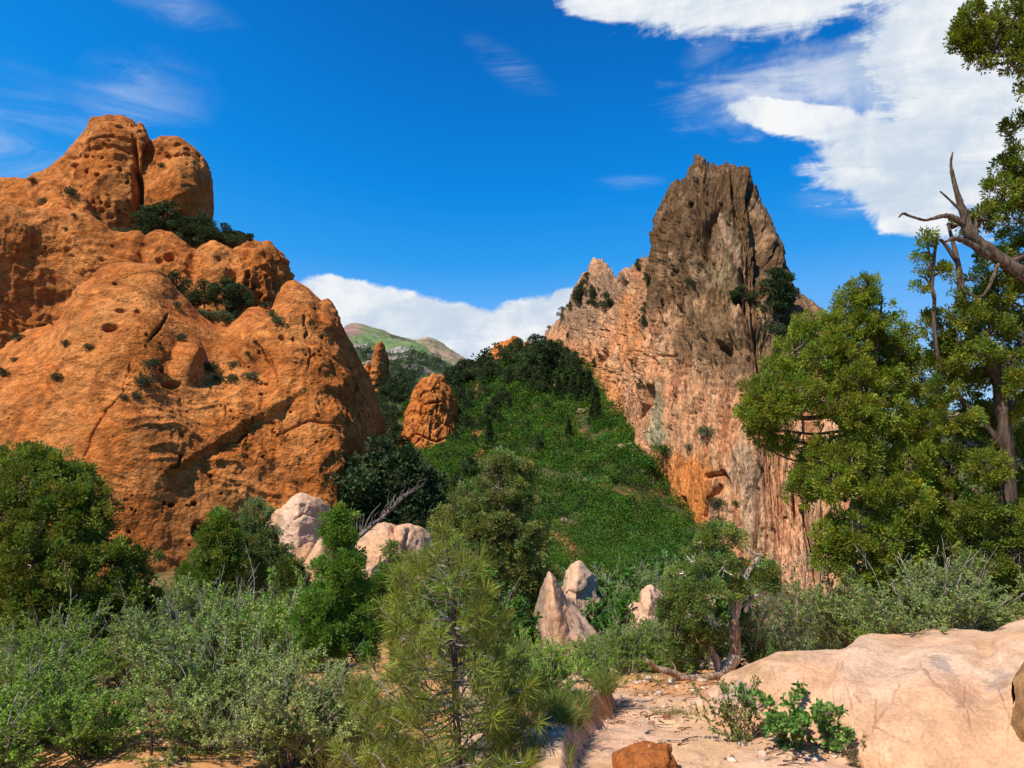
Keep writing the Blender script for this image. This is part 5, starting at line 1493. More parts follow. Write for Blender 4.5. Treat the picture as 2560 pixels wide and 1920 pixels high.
# ------------------------------------------------------------------ shrubs
def shrub_parts(seed, H, R, nst, ntw, nleaf, L, Wd, col, stemcol, droop=0.25, spread=0.75, bare=0.15):
    """one shrub round its own foot: (stems Geo, foliage Geo)"""
    rng = np.random.default_rng(seed)
    sg, fg = Geo(), Geo()
    LP, LD = [], []
    for i in range(nst):
        az = rng.uniform(0, 2 * pi)
        rr = R * math.sqrt(rng.random())
        tip = np.array([cos(az) * rr, sin(az) * rr, H * rng.uniform(0.45, 1.08) * (1 - droop * 1.6 * (rr / R) ** 2)])
        st = np.array([cos(az), sin(az), 0]) * rng.uniform(0, 0.12) * R
        mid = st * 0.5 + tip * 0.5 + np.array([0, 0, H * 0.05]) + rng.normal(size=3) * H * 0.05
        pp = smooth_path([st - [0, 0, 0.05], mid, tip], 5)
        c = np.array(stemcol) * rng.uniform(0.7, 1.3)
        tube(sg, pp, np.linspace(0.007 * H + 0.0008, 0.0014 * H + .0004, len(pp)), None, 5, c)
        for j in range(ntw):
            q = bare + (1 - bare) * rng.random() ** 0.8
            m = pp[min(int(q * (len(pp) - 1)), len(pp) - 2)]
            dr = unit(ball(1, rng)[0] * spread + np.array([0, 0, 0.45]) + unit(tip - st) * 0.5)
            e = m + dr * H * rng.uniform(0.10, 0.24)
            tp = np.linspace(0, 1, 4)[:, None] * (e - m) + m
            tp[1:3] += rng.normal(size=(2, 3)) * H * 0.008
            tube(sg, tp, np.linspace(0.0022 * H + .0003, 0.0008 * H + .0003, 4), None, 4, c * 1.05)
            t = rng.uniform(0.15, 1.0, (nleaf, 1))
            LP.append(m + (e - m) * t + rng.normal(size=(nleaf, 3)) * 0.004)
            LD.append(np.tile(dr, (nleaf, 1)) * 0.6 + ball(nleaf, rng))
    # bare pale twigs sticking out of the leaves
    for i in range(max(2, nst // 4)):
        az, rr = rng.uniform(0, 2 * pi), R * rng.uniform(.2, .9)
        tip = np.array([cos(az) * rr, sin(az) * rr, H * rng.uniform(.7, 1.12)])
        m = tip * [.6, .6, .55] + rng.normal(size=3) * H * .03
        e = tip + rng.normal(size=3) * H * .04
        cl = np.array((0.50, 0.43, 0.36)) * rng.uniform(.6, 1.1)
        tube(sg, smooth_path([m, (m + e) / 2 + rng.normal(size=3) * H * .02, e], 4), np.linspace(.0032 * H + .0005, .0012 * H + .0003, 9), None, 4, cl)
        for _ in range(3):
            q = m + (e - m) * rng.uniform(.3, .9)
            f_ = q + (unit(e - m) + ball(1, rng)[0] * .8) * H * rng.uniform(.06, .14)
            tube(sg, np.array([q, (q + f_) / 2 + rng.normal(size=3) * H * .006, f_]), np.linspace(.0018 * H + .0003, .0008 * H + .0003, 3), None, 4, cl)
    LP, LD = np.concatenate(LP), np.concatenate(LD)
    tone = 1 + 0.22 * perlin(LP * 4.0 / max(H, .3) + seed)[:, None]
    leaf_quads(fg, LP, LD, L * rng.uniform(0.65, 1.3, len(LP)), Wd * rng.uniform(.7, 1.2, len(LP)), np.clip(vary(col, len(LP), 0.30, 0.14, rng) * tone, .004, .9), 0.08, rng)
    return sg, fg


def plant(name, label, cat, pos, parts, group=None, rot=0.0, sc=1.0, names=('stems', 'foliage'), mats=None, scz=None):
    """parts: two meshes; a thing with its two children"""
    root = empty(name, pos)
    root.rotation_euler = (0, 0, rot)
    root.scale = (sc, sc, scz or sc)
    tag(root, label, cat, group)
    for nm, me in zip(names, parts):
        o = bpy.data.objects.new(nm, me)
        link(o, root)
    return root


def proto(sg, fg, m2, m1=None):
    a, b = sg.get(), fg.get()
    return (mesh_data('stems', a[0], a[1], m1 or M_BARK, a[2]), mesh_data('foliage', b[0], b[1], m2, b[2], False))


P_MAH = [proto(*shrub_parts(s, 1.0, 0.64, 44, 13, 42, 0.025, 0.0125, cl, (0.30, 0.26, 0.22)), M_SHRUB) for s, cl in ((201, MAHOG), (202, (0.22, 0.33, 0.05)), (203, (0.30, 0.345, 0.11)), (204, (0.24, 0.31, 0.082)))]
P_MAHB = [proto(*shrub_parts(s, 1.0, 0.64, 40, 13, 40, 0.028, 0.015, (0.245, 0.37, 0.055), (0.30, 0.25, 0.2)), M_SHRUB) for s in (211, 212)]
P_OAK = [proto(*shrub_parts(s, 1.0, 0.66, 34, 11, 30, 0.055, 0.034, OAK, (0.16, 0.12, 0.09)), M_SHRUB) for s in (221, 222)]
P_OPEN = [proto(*shrub_parts(s, 1.0, 0.42, 14, 7, 16, 0.032, 0.015, (0.19, 0.25, 0.085), (0.28, 0.22, 0.18), 0.1, 0.6), M_SHRUB) for s in (231, 232)]
P_TWIG = [proto(*shrub_parts(s, 1.0, 0.6, 30, 9, 7, 0.028, 0.013, (0.13, 0.15, 0.06), (0.46, 0.38, 0.32), 0.2, 0.8), M_SHRUB) for s in (241,)]

# x, y of the foot (photograph), distance, height m, prototype set, label
SHRUBS = [
    (60, 5.0, 0.74, P_MAHB, 'bright green shrub filling the bottom left corner', 1.25),
    (215, 4.7, 0.50, P_MAHB, 'leafy green shrub beside the bare orange soil at the lower left', 1.2),
    (-60, 4.3, 0.62, P_MAHB, 'green shrub cut by the left edge at the bottom', 1.2),
    (150, 6.6, 0.80, P_MAH, 'grey-green twiggy shrub in front of the dark left juniper', 1.2),
    (330, 7.2, 0.70, P_MAH, 'dusky shrub right of the dark left juniper, above the bare soil', 1.15),
    (20, 7.0, 0.66, P_MAH, 'shrub with yellowing twigs under the left juniper at the left edge', 1.1),
    (560, 5.1, 0.86, P_MAH, 'large grey-green shrub in the lower left middle', 1.25),
    (720, 4.7, 0.70, P_MAH, 'large silver-green shrub left of the young pine', 1.2),
    (880, 5.0, 0.55, P_MAH, 'silvery shrub tucked under the left side of the young pine', 1.1),
    (470, 6.4, 1.05, P_MAH, 'pale shrub rising in front of the compact two-topped juniper', 1.05),
    (650, 6.8, 1.15, P_MAHB, 'fresh green shrub below the rounded grey-green pinyon', 1.0),
    (430, 9.0, 1.05, P_MAH, 'shrub with bare slanting stems right of the dark left juniper', 1.2),
    (560, 9.5, 0.8, P_MAH, 'low shrub at the foot of the compact two-topped juniper', 1.2),
    (770, 8.5, 0.95, P_MAH, 'grey-green shrub left of the pointed bright juniper', 1.1),
    (1340, 5.0, 0.50, P_MAHB, 'small green shrub right of the young pine above the grass', 1.0),
    (1270, 6.2, 0.60, P_MAHB, 'tangled shrub between the young pine and the leaning pink rock', 1.1),
    (1490, 5.6, 0.34, P_MAHB, 'small bright shrub on the rim of the eroded bank', 1.2),
    (1580, 7.9, 0.60, P_MAH, 'dense dark shrub above the bare path', 1.3),
    (1660, 7.9, 0.52, P_MAH, 'dark low shrub behind the fallen grey limb', 1.3),
    (1730, 8.2, 0.75, P_MAH, 'shadowy shrub behind the gnarled juniper', 1.3),
    (1550, 11.4, 0.95, P_OAK, 'deep green oak bush between the leaning and the knobbly pink rocks', 1.1),
    (1540, 13.0, 0.9, P_OAK, 'dark oak bush right below the pointed pink rock', 1.1),
    (1620, 10.0, 0.6, P_TWIG, 'grey leafless bush in front of the knobbly pink rock', 1.2),
    (1490, 7.6, 0.34, P_TWIG, 'bare grey twiggy bush at the foot of the leaning pink rock', 1.2),
    (1590, 14.5, 1.7, P_OAK, 'large oak bush at the foot of the spire wall left of the gnarled juniper', 1.1),
    (1560, 17.0, 1.9, P_MAH, 'olive bush behind the pointed pink rock', 1.2),
    (1680, 13.0, 1.55, P_MAH, 'silver-leaved bush left of the gnarled juniper top', 0.9),
    (1740, 16.0, 2.1, P_OAK, 'bright oak bush against the orange wall of the spire', 1.0),
    (1905, 7.4, 0.78, P_OPEN, 'shrub with dark sparse leaves right of the twisted trunk', 1.3),
    (1985, 7.6, 1.12, P_OPEN, 'tall wispy shrub standing alone against the pale spire foot', 0.9),
    (2060, 7.8, 0.55, P_OPEN, 'low wispy shrub behind the hump of the pale boulder', 1.3),
    (2130, 7.4, 0.85, P_MAH, 'dark shrub under the left skirts of the large juniper', 1.2),
    (2230, 7.0, 0.55, P_MAH, 'shrub on the boulder rim under the large juniper', 1.4),
    (2350, 6.0, 0.88, P_MAH, 'big grey-green shrub spreading over the pale boulder on the right', 1.35),
    (2455, 6.2, 0.82, P_MAH, 'leafy shrub at the right above the pale boulder', 1.3),
    (2540, 6.6, 0.85, P_MAH, 'dark shrub at the right edge below the tall juniper', 1.3),
    (1180, 9.5, 1.1, P_OAK, 'dark leafy bush under the many-lobed pinyon', 1.2),
    (1310, 11.5, 0.95, P_OAK, 'shadowed bush right of the many-lobed pinyon trunk', 1.2),
    (1080, 9.5, 0.8, P_MAH, 'shrub below the rounded pink boulder, behind the young pine', 1.2),
]
_r = np.random.default_rng(91)
for (x, d, h, ps, lab, wid) in SHRUBS:
    p = ground_point(x, d)
    plant('shrub', lab, 'shrub', p - np.array([0, 0, 0.02]), ps[_r.integers(len(ps))], 'shrubs round the viewpoint', _r.uniform(0, 6.28), h * wid, scz=h)

# -- the two low bushes growing in front of the pale boulder
def low_bush(label, x, d, H, R, col, L, Wd, seed, nst=12):
    sg, fg = shrub_parts(seed, H, R, nst, 7, 12, L, Wd, col, (0.20, 0.13, 0.09), 0.25, 0.9)
    me = proto(sg, fg, M_SHRUB)
    p = ground_point(x, d)
    return plant('low_bush', label, 'bush', p, me, 'low bushes in front of the pale boulder', 0.6)


low_bush('low olive bush with small leaves at the left foot of the pale boulder', 1850, 4.7, 0.40, 0.34, (0.16, 0.19, 0.045), 0.026, 0.014, 301, 16)
low_bush('low bush with large bright green lobed leaves in front of the pale boulder', 1985, 4.45, 0.37, 0.34, (0.12, 0.24, 0.045), 0.040, 0.026, 302, 11)
low_bush('small bright green sprig by the pale boulder, at the right of the low bushes', 2085, 4.4, 0.26, 0.16, (0.12, 0.23, 0.045), 0.036, 0.024, 303, 6)
low_bush('tiny wiry sprig at the bottom right by the pale boulder', 2150, 4.25, 0.14, 0.16, (0.17, 0.15, 0.07), 0.018, 0.006, 304, 9)


# -- bare sapling on the orange soil
def sapling():
    rng = np.random.default_rng(33)
    p = ground_point(378, 4.6)
    g = Geo()
    tip = p + np.array([-0.02, 0, 0.30])
    tube(g, smooth_path([p - [0, 0, .05], p + [0.0, 0, .12], tip], 5), 0.009, None, 6, (0.10, 0.07, 0.05))
    for a, q, l in ((0.6, .5, .16), (2.7, .75, .14), (1.2, .8, .12), (3.3, .5, .15), (0.2, 1, .1), (2.2, 1, .09)):
        s = p + (tip - p) * q
        branch(g, s, s + np.array([cos(a) * l, rng.uniform(-.05, .05), abs(sin(a)) * l * .7 + .03]), .004, .0015, -.05, .15, 5, 4, (0.14, 0.10, 0.07), rng)
    o = g.build('sapling', M_BARK, None, p)
    o.location = p
    tag(o, 'leafless dark sapling standing on bare orange soil at the lower left', 'sapling')


sapling()


# -- fallen dead trunk with its branches, leaning out behind the pointed juniper
def snag_log():
    rng = np.random.default_rng(34)
    d = 15.0
    pl = [(880, 1352, 0, .05), (905, 1335, 0, .05), (935, 1310, 0, .042), (965, 1285, 0, .034), (990, 1262, 0, .026), (1010, 1242, 0, .018), (1026, 1226, 0, .008)]
    P0 = W(880, 1352, d)
    g = Geo()
    pp = smooth_path([W(x, y, d + dd) for x, y, dd, r in pl], 5)
    tube(g, pp, np.linspace(.055, .010, len(pp)), None, 8, (0.23, 0.19, 0.16), 0.15)
    for i in range(34):
        q = rng.uniform(0.15, 0.98)
        s = pp[int(q * (len(pp) - 1))]
        v = W(*(np.array([rng.normal(22, 16), -abs(rng.normal(26, 14))]) + np.array([1280, 1027])), d) - W(1280, 1027, d)
        v[1] = rng.uniform(-.2, .2)
        branch(g, s, s + v * rng.uniform(.5, 1.3), .014, .003, 0.0, .12, 5, 4, np.array((0.26, 0.22, 0.18)) * rng.uniform(.6, 1.2), rng)
    for a in ((905, 1335, 925, 1290, 952, 1258), (895, 1345, 892, 1310, 898, 1288), (900, 1340, 905, 1318, 910, 1290)):
        tube(g, smooth_path([W(a[0], a[1], d), W(a[2], a[3], d), W(a[4], a[5], d)], 4), .016, .005, 5, (0.24, .2, .17))
    # root end reaches the ground
    e = ground_point(868, d)
    tube(g, smooth_path([e - [0, 0, .1], (e + P0) / 2 + [0.03, 0, 0], P0], 5), .06, .052, 8, (0.2, .16, .13), .15)
    o = g.build('dead_tree', M_DEAD, None, e)
    o.location = e
    tag(o, 'grey dead tree leaning to the right behind the rounded pink boulder', 'dead tree')


snag_log()
# ------------------------------------------------------------------ trees and bushes seen from afar (unit-height prototypes)
DARK = (0.046, 0.068, 0.024)
DARK2 = (0.060, 0.086, 0.032)


def far_tree(seed, kind, col, n=1700, L=0.055):
    rng = np.random.default_rng(seed)
    tg, cg = Geo(), Geo()
    if kind == 'round':
        tube(tg, smooth_path([[0, 0, -.06], [.01, .01, .25], [0, .02, .6], [.02, 0, .85]], 4), .028, .006, 6, BARK)
        LB = []
        for i in range(15):
            a, f = rng.uniform(0, 6.28), rng.random()
            z = 0.16 + 0.74 * f
            rr = (0.36 * math.sin(min(1, (1.08 - f) * 1.25) * pi / 2)) * rng.uniform(.45, 1)
            LB.append((np.array([cos(a) * rr, sin(a) * rr, z]), rng.uniform(.10, .17) * (1.1 - .35 * f)))
        LB.append((np.array([0, 0, .9]), .10))
        for c, r in LB:
            tube(tg, np.array([[0, 0, max(0.08, c[2] - .18)], (c * .6 + np.array([0, 0, c[2] * .3])), c]), .012, .004, 4, BARK)
        tot = sum(r * r for _, r in LB)
        for c, r in LB:
            m = int(n * r * r / tot)
            u = ball(m, rng)
            P = c + u * r * (0.55 + 0.5 * rng.random((m, 1))) * [1, 1, .85]
            leaf_quads(cg, P, u * .8 + [0, 0, .4] + rng.normal(size=(m, 3)) * .5, L * rng.uniform(.6, 1.3, m), L * .55, vary(np.array(col) * rng.uniform(.8, 1.25), m, .2, .1, rng), .05, rng)
    elif kind == 'cone':
        tube(tg, [[0, 0, -.06], [0, 0, .5], [0, 0, .99]], .022, .003, 6, BARK)
        for i in range(24):
            z = 0.10 + 0.88 * (i / 24) ** 0.9
            R = 0.235 * (1.03 - z) ** 0.8 * rng.uniform(.8, 1.1)
            k = 5 + int(5 * (1 - z))
            for j in range(k):
                a = rng.uniform(0, 6.28)
                tip = np.array([cos(a) * R, sin(a) * R, z - R * .18])
                m = int(n / 24 / k * 1.35)
                t = rng.random((m, 1)) ** .7
                P = np.array([0, 0, z]) * (1 - t) + tip * t + rng.normal(size=(m, 3)) * .016
                leaf_quads(cg, P, unit(tip - [0, 0, z]) + rng.normal(size=(m, 3)) * .7, L * .85 * rng.uniform(.6, 1.3, m), L * .4, vary(col, m, .2, .1, rng), .05, rng)
    elif kind == 'pine':
        tube(tg, smooth_path([[0, 0, -.06], [.01, 0, .4], [-.01, .01, .75], [0, 0, .97]], 4), .022, .004, 6, (0.13, .085, .06))
        for i in range(26):
            z = 0.26 + 0.72 * rng.random()
            a = rng.uniform(0, 6.28)
            R = rng.uniform(.10, .27) * (1.12 - z * .75)
            c = np.array([cos(a) * R, sin(a) * R, z + R * .15])
            tube(tg, [[0, 0, z - .02], c * [.5, .5, 1], c], .007, .003, 4, (0.13, .085, .06))
            m = n // 26
            u = ball(m, rng)
            P = c + u * [.085, .085, .035] * (0.5 + .6 * rng.random((m, 1)))
            leaf_quads(cg, P, u + [0, 0, .5], L * rng.uniform(.6, 1.2, m), L * .4, vary(col, m, .2, .1, rng), .03, rng)
    elif kind == 'bush':
        for i in range(9):
            a = rng.uniform(0, 6.28)
            e = np.array([cos(a) * .4, sin(a) * .4, .7]) * rng.uniform(.6, 1)
            tube(tg, [[0, 0, -.1], e * .5 + [0, 0, .05], e], .02, .006, 4, (0.2, .16, .12))
        for i in range(9):
            a, rr = rng.uniform(0, 6.28), .42 * math.sqrt(rng.random())
            c = np.array([cos(a) * rr, sin(a) * rr, .30 + .4 * rng.random() * (1 - rr)])
            m = n // 9
            u = ball(m, rng)
            P = c + u * .26 * (0.5 + .6 * rng.random((m, 1)))
            P[:, 2] = np.abs(P[:, 2])
            leaf_quads(cg, P, u + [0, 0, .4] + rng.normal(size=(m, 3)) * .5, L * rng.uniform(.6, 1.3, m), L * .5, vary(np.array(col) * rng.uniform(.85, 1.2), m, .2, .1, rng), .05, rng)
    a, b = tg.get(), cg.get()
    return (mesh_data('trunk', a[0], a[1], M_BARK, a[2]), mesh_data('crown', b[0], b[1], M_FAR, b[2], False))


F_ROUND = [far_tree(500 + i, 'round', DARK2, 2600) for i in range(4)]
F_ROUND_L = [far_tree(510 + i, 'round', (0.062, 0.088, 0.036), 3000, .05) for i in range(3)]
F_CONE = [far_tree(520 + i, 'cone', DARK, 2600) for i in range(3)]
F_PINE = [far_tree(530 + i, 'pine', DARK2, 3000, .05) for i in range(3)]
F_BUSH = [far_tree(540 + i, 'bush', (0.060, 0.078, 0.034), 900, .11) for i in range(3)]
F_BUSHG = [far_tree(550 + i, 'bush', (0.12, 0.145, 0.065), 900, .11) for i in range(3)]
F_OAK = [far_tree(560 + i, 'bush', (0.060, 0.145, 0.022), 1100, .10) for i in range(3)]
_fr = np.random.default_rng(66)
ORD = ['leftmost', 'second from left', 'third from left', 'fourth from left', 'fifth from left', 'sixth from left', 'seventh from left', 'eighth from left', 'ninth from left', 'tenth from left', 'eleventh from left', 'twelfth from left', 'thirteenth from left', 'fourteenth from left', 'fifteenth from left']


def far_thing(name, label, cat, pos, h, protos, group, wide=1.0):
    me = protos[_fr.integers(len(protos))]
    root = empty(name, pos)
    root.rotation_euler = (0, 0, _fr.uniform(0, 6.28))
    root.scale = (h * wide, h * wide, h)
    tag(root, label, cat, group)
    nm = ('trunk', 'crown') if 'tree' in name or 'pine' in name or 'conifer' in name else ('stems', 'foliage')
    for n, m in zip(nm, me):
        link(bpy.data.objects.new(n, m), root)
    return root


def stand(name, cat, group, place, items, protos, adj='dark conifer', d=None, wide=1.0, tall=1.0):
    """items (x, y of the foot, height in pixels[, protos]) ordered left to right; the label counts from the left"""
    items = sorted(items, key=lambda t: t[0])
    for i, it in enumerate(items):
        x, y, h = it[:3]
        pr = it[3] if len(it) > 3 else protos
        if d is None:
            p = hit(x, y, 55)
        elif callable(d):
            p = W(x, y, d(x, y))
        else:
            p = W(x, y, d)
        hm = h * tall / F * p[1]
        far_thing(name, '%s %s %s' % (ORD[i] if i < len(items) - 1 else 'rightmost', adj, place), cat, p - np.array([0, 0, hm * .03]), hm * _fr.uniform(.72, 1.12), pr, group, wide * (it[4] if len(it) > 4 else 1.0))


def c3(*L):
    return [(780 + x / 2.458, 750 + y / 2.458, h / 2.458, *r) for x, y, h, *r in L]


def c1(*L):
    return [(x / 2.212, 250 + y / 2.212, h / 2.212, *r) for x, y, h, *r in L]


def c4(*L):
    return [(1300 + x / 2.458, 350 + y / 2.458, h / 2.458, *r) for x, y, h, *r in L]


R, RL, CN, PI_ = F_ROUND, F_ROUND_L, F_CONE, F_PINE
GH = 'dark conifers on the green hill'
stand('conifer_tree', 'tree', GH, 'on the skyline beside the red fins', c3((1180, 405, 80), (1225, 400, 110), (1275, 395, 120), (1325, 385, 100), (1375, 380, 130), (1420, 370, 115), (1470, 360, 110), (1520, 360, 100), (1570, 380, 90), (1615, 400, 90)), R + R + CN, 'dark conifer', None, 1.2, 1.3)
stand('conifer_tree', 'tree', GH, 'on the upper slope by the spire', c3((1350, 520, 150), (1400, 460, 150), (1440, 500, 160), (1490, 470, 160), (1540, 480, 140), (1600, 470, 110), (1380, 580, 130), (1450, 580, 150, CN)), R + R + CN, 'dark conifer', None, 1.25, 1.3)
stand('conifer_tree', 'tree', GH, 'among the tall pointed firs below the spire', c3((1515, 620, 210), (1560, 610, 220), (1610, 630, 240), (1660, 640, 250), (1700, 640, 230), (1745, 700, 230), (1755, 755, 150), (1720, 760, 120)), CN, 'tall fir', wide=1.15)
stand('conifer_tree', 'tree', GH, 'on the crest behind the lone fin', c3((835, 530, 100), (885, 540, 120), (935, 530, 120), (985, 525, 130), (1040, 530, 130), (1095, 515, 110), (1140, 470, 60), (1230, 545, 115)), R, 'dark pinyon', None, 1.2, 1.3)
stand('conifer_tree', 'tree', GH, 'in the hollow right of the lone fin', c3((880, 700, 130), (930, 660, 130), (985, 690, 120), (1060, 640, 100), (1120, 700, 110), (1170, 660, 130), (1215, 710, 110, CN), (1090, 780, 120), (1160, 790, 90), (890, 810, 120), (950, 830, 100)), R, 'dark pinyon', None, 1.2, 1.3)
stand('conifer_tree', 'tree', GH, 'along the red gully below the lone fin', c3((880, 900, 120), (1000, 890, 90), (1090, 900, 170, CN), (1135, 960, 90), (960, 1100, 170), (1010, 1060, 90), (840, 1010, 70), (890, 1180, 120)), R, 'dark juniper')
stand('conifer_tree', 'tree', GH, 'scattered in the green scrub of the hill', c3((1390, 930, 120), (1440, 700, 80), (1250, 940, 70), (1580, 870, 170, CN), (1540, 780, 70), (1660, 1300, 90), (1330, 800, 60), (1310, 700, 70)), R, 'dark juniper')
stand('conifer_tree', 'tree', GH, 'in the shade behind the lone fin', c3((430, 660, 120), (480, 620, 100), (530, 640, 110), (580, 610, 90), (440, 770, 150), (500, 790, 150), (455, 900, 180), (510, 930, 160), (420, 980, 120)), R, 'shadowed tree', None, 1.2, 1.3)
stand('conifer_tree', 'tree', 'dark pinyons at the end of the big whaleback ridge', 'at the right end of the whaleback ridge', [(812, 1330, 110), (835, 1300, 170), (850, 1360, 150), (878, 1340, 160), (900, 1260, 160), (925, 1230, 130), (915, 1370, 170), (948, 1310, 170), (975, 1280, 150), (990, 1350, 170), (1020, 1310, 150), (1040, 1250, 110), (1055, 1340, 130)], RL + R, 'big dark pinyon', lambda x, y: 92 + (y < 1300) * 14, 1.25, 1.3)
stand('conifer_tree', 'tree', 'trees on the ledges of the left rocks', 'on the ledge under the left tower', c1((800, 735, 110), (860, 760, 185), (930, 775, 150), (985, 750, 120), (1010, 800, 110), (1060, 800, 120), (1120, 820, 175), (1175, 840, 170), (1240, 850, 130), (1290, 800, 85), (520, 700, 90), (740, 760, 50)), R, 'dark juniper', 158, 1.2, 1.4)
stand('conifer_tree', 'tree', 'trees on the ledges of the left rocks', 'perched alone near the ridge end', c1((1385, 860, 150),), PI_, 'open tree', 152)
stand('conifer_tree', 'tree', 'trees on the ledges of the left rocks', 'in the basin behind the whaleback', c1((975, 1080, 110), (1020, 1100, 70), (1075, 1170, 110), (1130, 1140, 130), (1190, 1130, 130), (1250, 1150, 140), (1310, 1160, 140), (1370, 1150, 110), (1290, 1245, 100)), R, 'dark juniper', lambda x, y: 122, 1.25, 1.2)
stand('shrub', 'bush', 'pale bushes in the basin behind the whaleback', 'in the basin behind the whaleback', c1((1110, 1190, 60), (1150, 1215, 80), (1210, 1225, 80), (1250, 1240, 60), (1345, 1255, 60), (1380, 1265, 50), (640, 750, 55), (690, 750, 50), (1075, 850, 40)), F_BUSHG, 'pale green bush', lambda x, y: 116 if y > 700 else 155, 1.6)

# -- bushes growing straight out of the rock faces
ROCK_BUSH = {
    'on the left flank of the whaleback': c1((105, 1330, 52), (365, 1360, 46), (495, 1380, 44), (80, 1445, 32), (20, 1525, 60), (310, 1550, 56), (290, 1245, 16)),
    'in the hollows of the whaleback': c1((830, 1485, 75), (790, 1580, 85), (750, 1655, 48), (690, 1660, 40), (1000, 1335, 55), (890, 1380, 30), (1170, 1500, 75), (1205, 1555, 45), (1280, 1560, 62), (1292, 1475, 50), (1385, 1545, 66)),
    'near the top of the whaleback': c1((1370, 1412, 28), (1410, 1345, 24), (1545, 1235, 60), (1515, 1200, 40), (1465, 1155, 50), (970, 1145, 46), (1500, 1190, 40)),
    'on the left tower and middle ridge': c1((240, 570, 44), (395, 535, 70), (180, 455, 34), (890, 372, 34), (1475, 1000, 26), (410, 645, 24), (365, 720, 24)),
}
for plc, items in ROCK_BUSH.items():
    items = sorted(items)
    for i, (x, y, h) in enumerate(items):
        p, n, ob = rayhit(x, y)
        if p is None:
            continue
        hm = h / F * p[1]
        far_thing('shrub', '%s small bush %s' % (ORD[i] if i < len(items) - 1 else 'rightmost', plc), 'bush', p + n * 0.1 - np.array([0, 0, hm * .15]), hm * 1.0, F_BUSH + F_BUSHG[:1], 'bushes growing on the left rocks', 1.15)

SP_TREES = [('on the left shoulder of the spire', 'dark conifer', c4((375, 1005, 135), (412, 900, 90), (440, 960, 70), (440, 1020, 80), (525, 1040, 110), (262, 1090, 75), (308, 1040, 50), (300, 1225, 45), (180, 1165, 30)), R),
            ('on the notch between shoulder and spire', 'small dark tree', c4((725, 795, 66), (780, 890, 70), (765, 1060, 70), (762, 1150, 90), (460, 1380, 46), (740, 1520, 56)), R),
            ('on the right ledge of the spire', 'pine', c4((1560, 1120, 340, PI_), (1630, 1100, 300, PI_), (1640, 1010, 170, PI_), (1360, 1035, 160, R), (1330, 1010, 100, R)), PI_)]
for plc, adj, items, pr in SP_TREES:
    items = sorted(items, key=lambda t: t[0])
    for i, it in enumerate(items):
        p, n, ob = rayhit(it[0], it[1])
        if p is None:
            continue
        hm = it[2] / F * p[1]
        far_thing('conifer_tree', '%s %s %s' % (ORD[i] if i < len(items) - 1 else 'rightmost', adj, plc), 'tree', p + n * 0.2 - np.array([0, 0, hm * .06]) if n is not None else p, hm, it[3] if len(it) > 3 else pr, 'trees growing on the spire', 1.25 if adj == 'pine' else 1.1)
SP_BUSH = [('bright bush on the ledge at the left foot of the spire wall', 1658, 1128, 40, F_OAK), ('drooping bush in the crack of the orange patch', 1790, 1262, 28, F_BUSH), ('small bush on the spire wall left of the juniper', 1772, 1085, 34, F_BUSHG), ('tiny bush beside the small one on the spire wall', 1722, 1120, 20, F_BUSHG),
           ('grey bush on the right ledge of the spire below the pines', 1936, 830, 36, F_BUSHG), ('dark bush on the right ledge at the foot of the pines', 1950, 815, 34, F_BUSH), ('dark oak bush below the ledge at the spire foot', 1612, 1170, 60, F_OAK), ('small bush high on the middle of the spire wall', 1725, 708, 18, F_BUSH), ('bush in the pale seep low on the spire wall', 1840, 1260, 16, F_OAK), ('bush at the spire wall foot near the cave', 1795, 1300, 22, F_BUSH)]
for lab, x, y, h, pr in SP_BUSH:
    p, n, ob = rayhit(x, y)
    if p is not None:
        hm = h / F * p[1]
        far_thing('shrub', lab, 'bush', p + n * 0.1 - np.array([0, 0, hm * .2]), hm, pr, 'bushes growing on the spire', 1.4)


# -- pale boulders lying in the scrub of the hillside
def hill_rock(seed):
    rng = np.random.default_rng(seed)
    nu, nv = 36, 24
    th, ph = np.linspace(0, 2 * pi, nu, endpoint=False), np.linspace(0.02, pi - 0.02, nv)
    T, Ph = np.meshgrid(th, ph)
    U = np.stack([np.sin(Ph) * np.cos(T), np.sin(Ph) * np.sin(T), np.cos(Ph)], -1)
    f1, f2, cid = worley(U * 1.5 + seed, seed % 5)
    r = 1 + fbm(U * 1.1 + seed, 3) * .5 + (cid % 9) / 8 * .22 + fbm(U * 5 + seed, 3) * .10
    P = U * r[..., None] * [1, .9, .8]
    c = np.array([0.40, 0.27, 0.19]) * (1 + .35 * fbm(U * 4 + seed, 3)[..., None])
    return mesh_data('boulder', P, gridq(nv, nu, True), M_HILLROCK, np.clip(c, .02, .9))


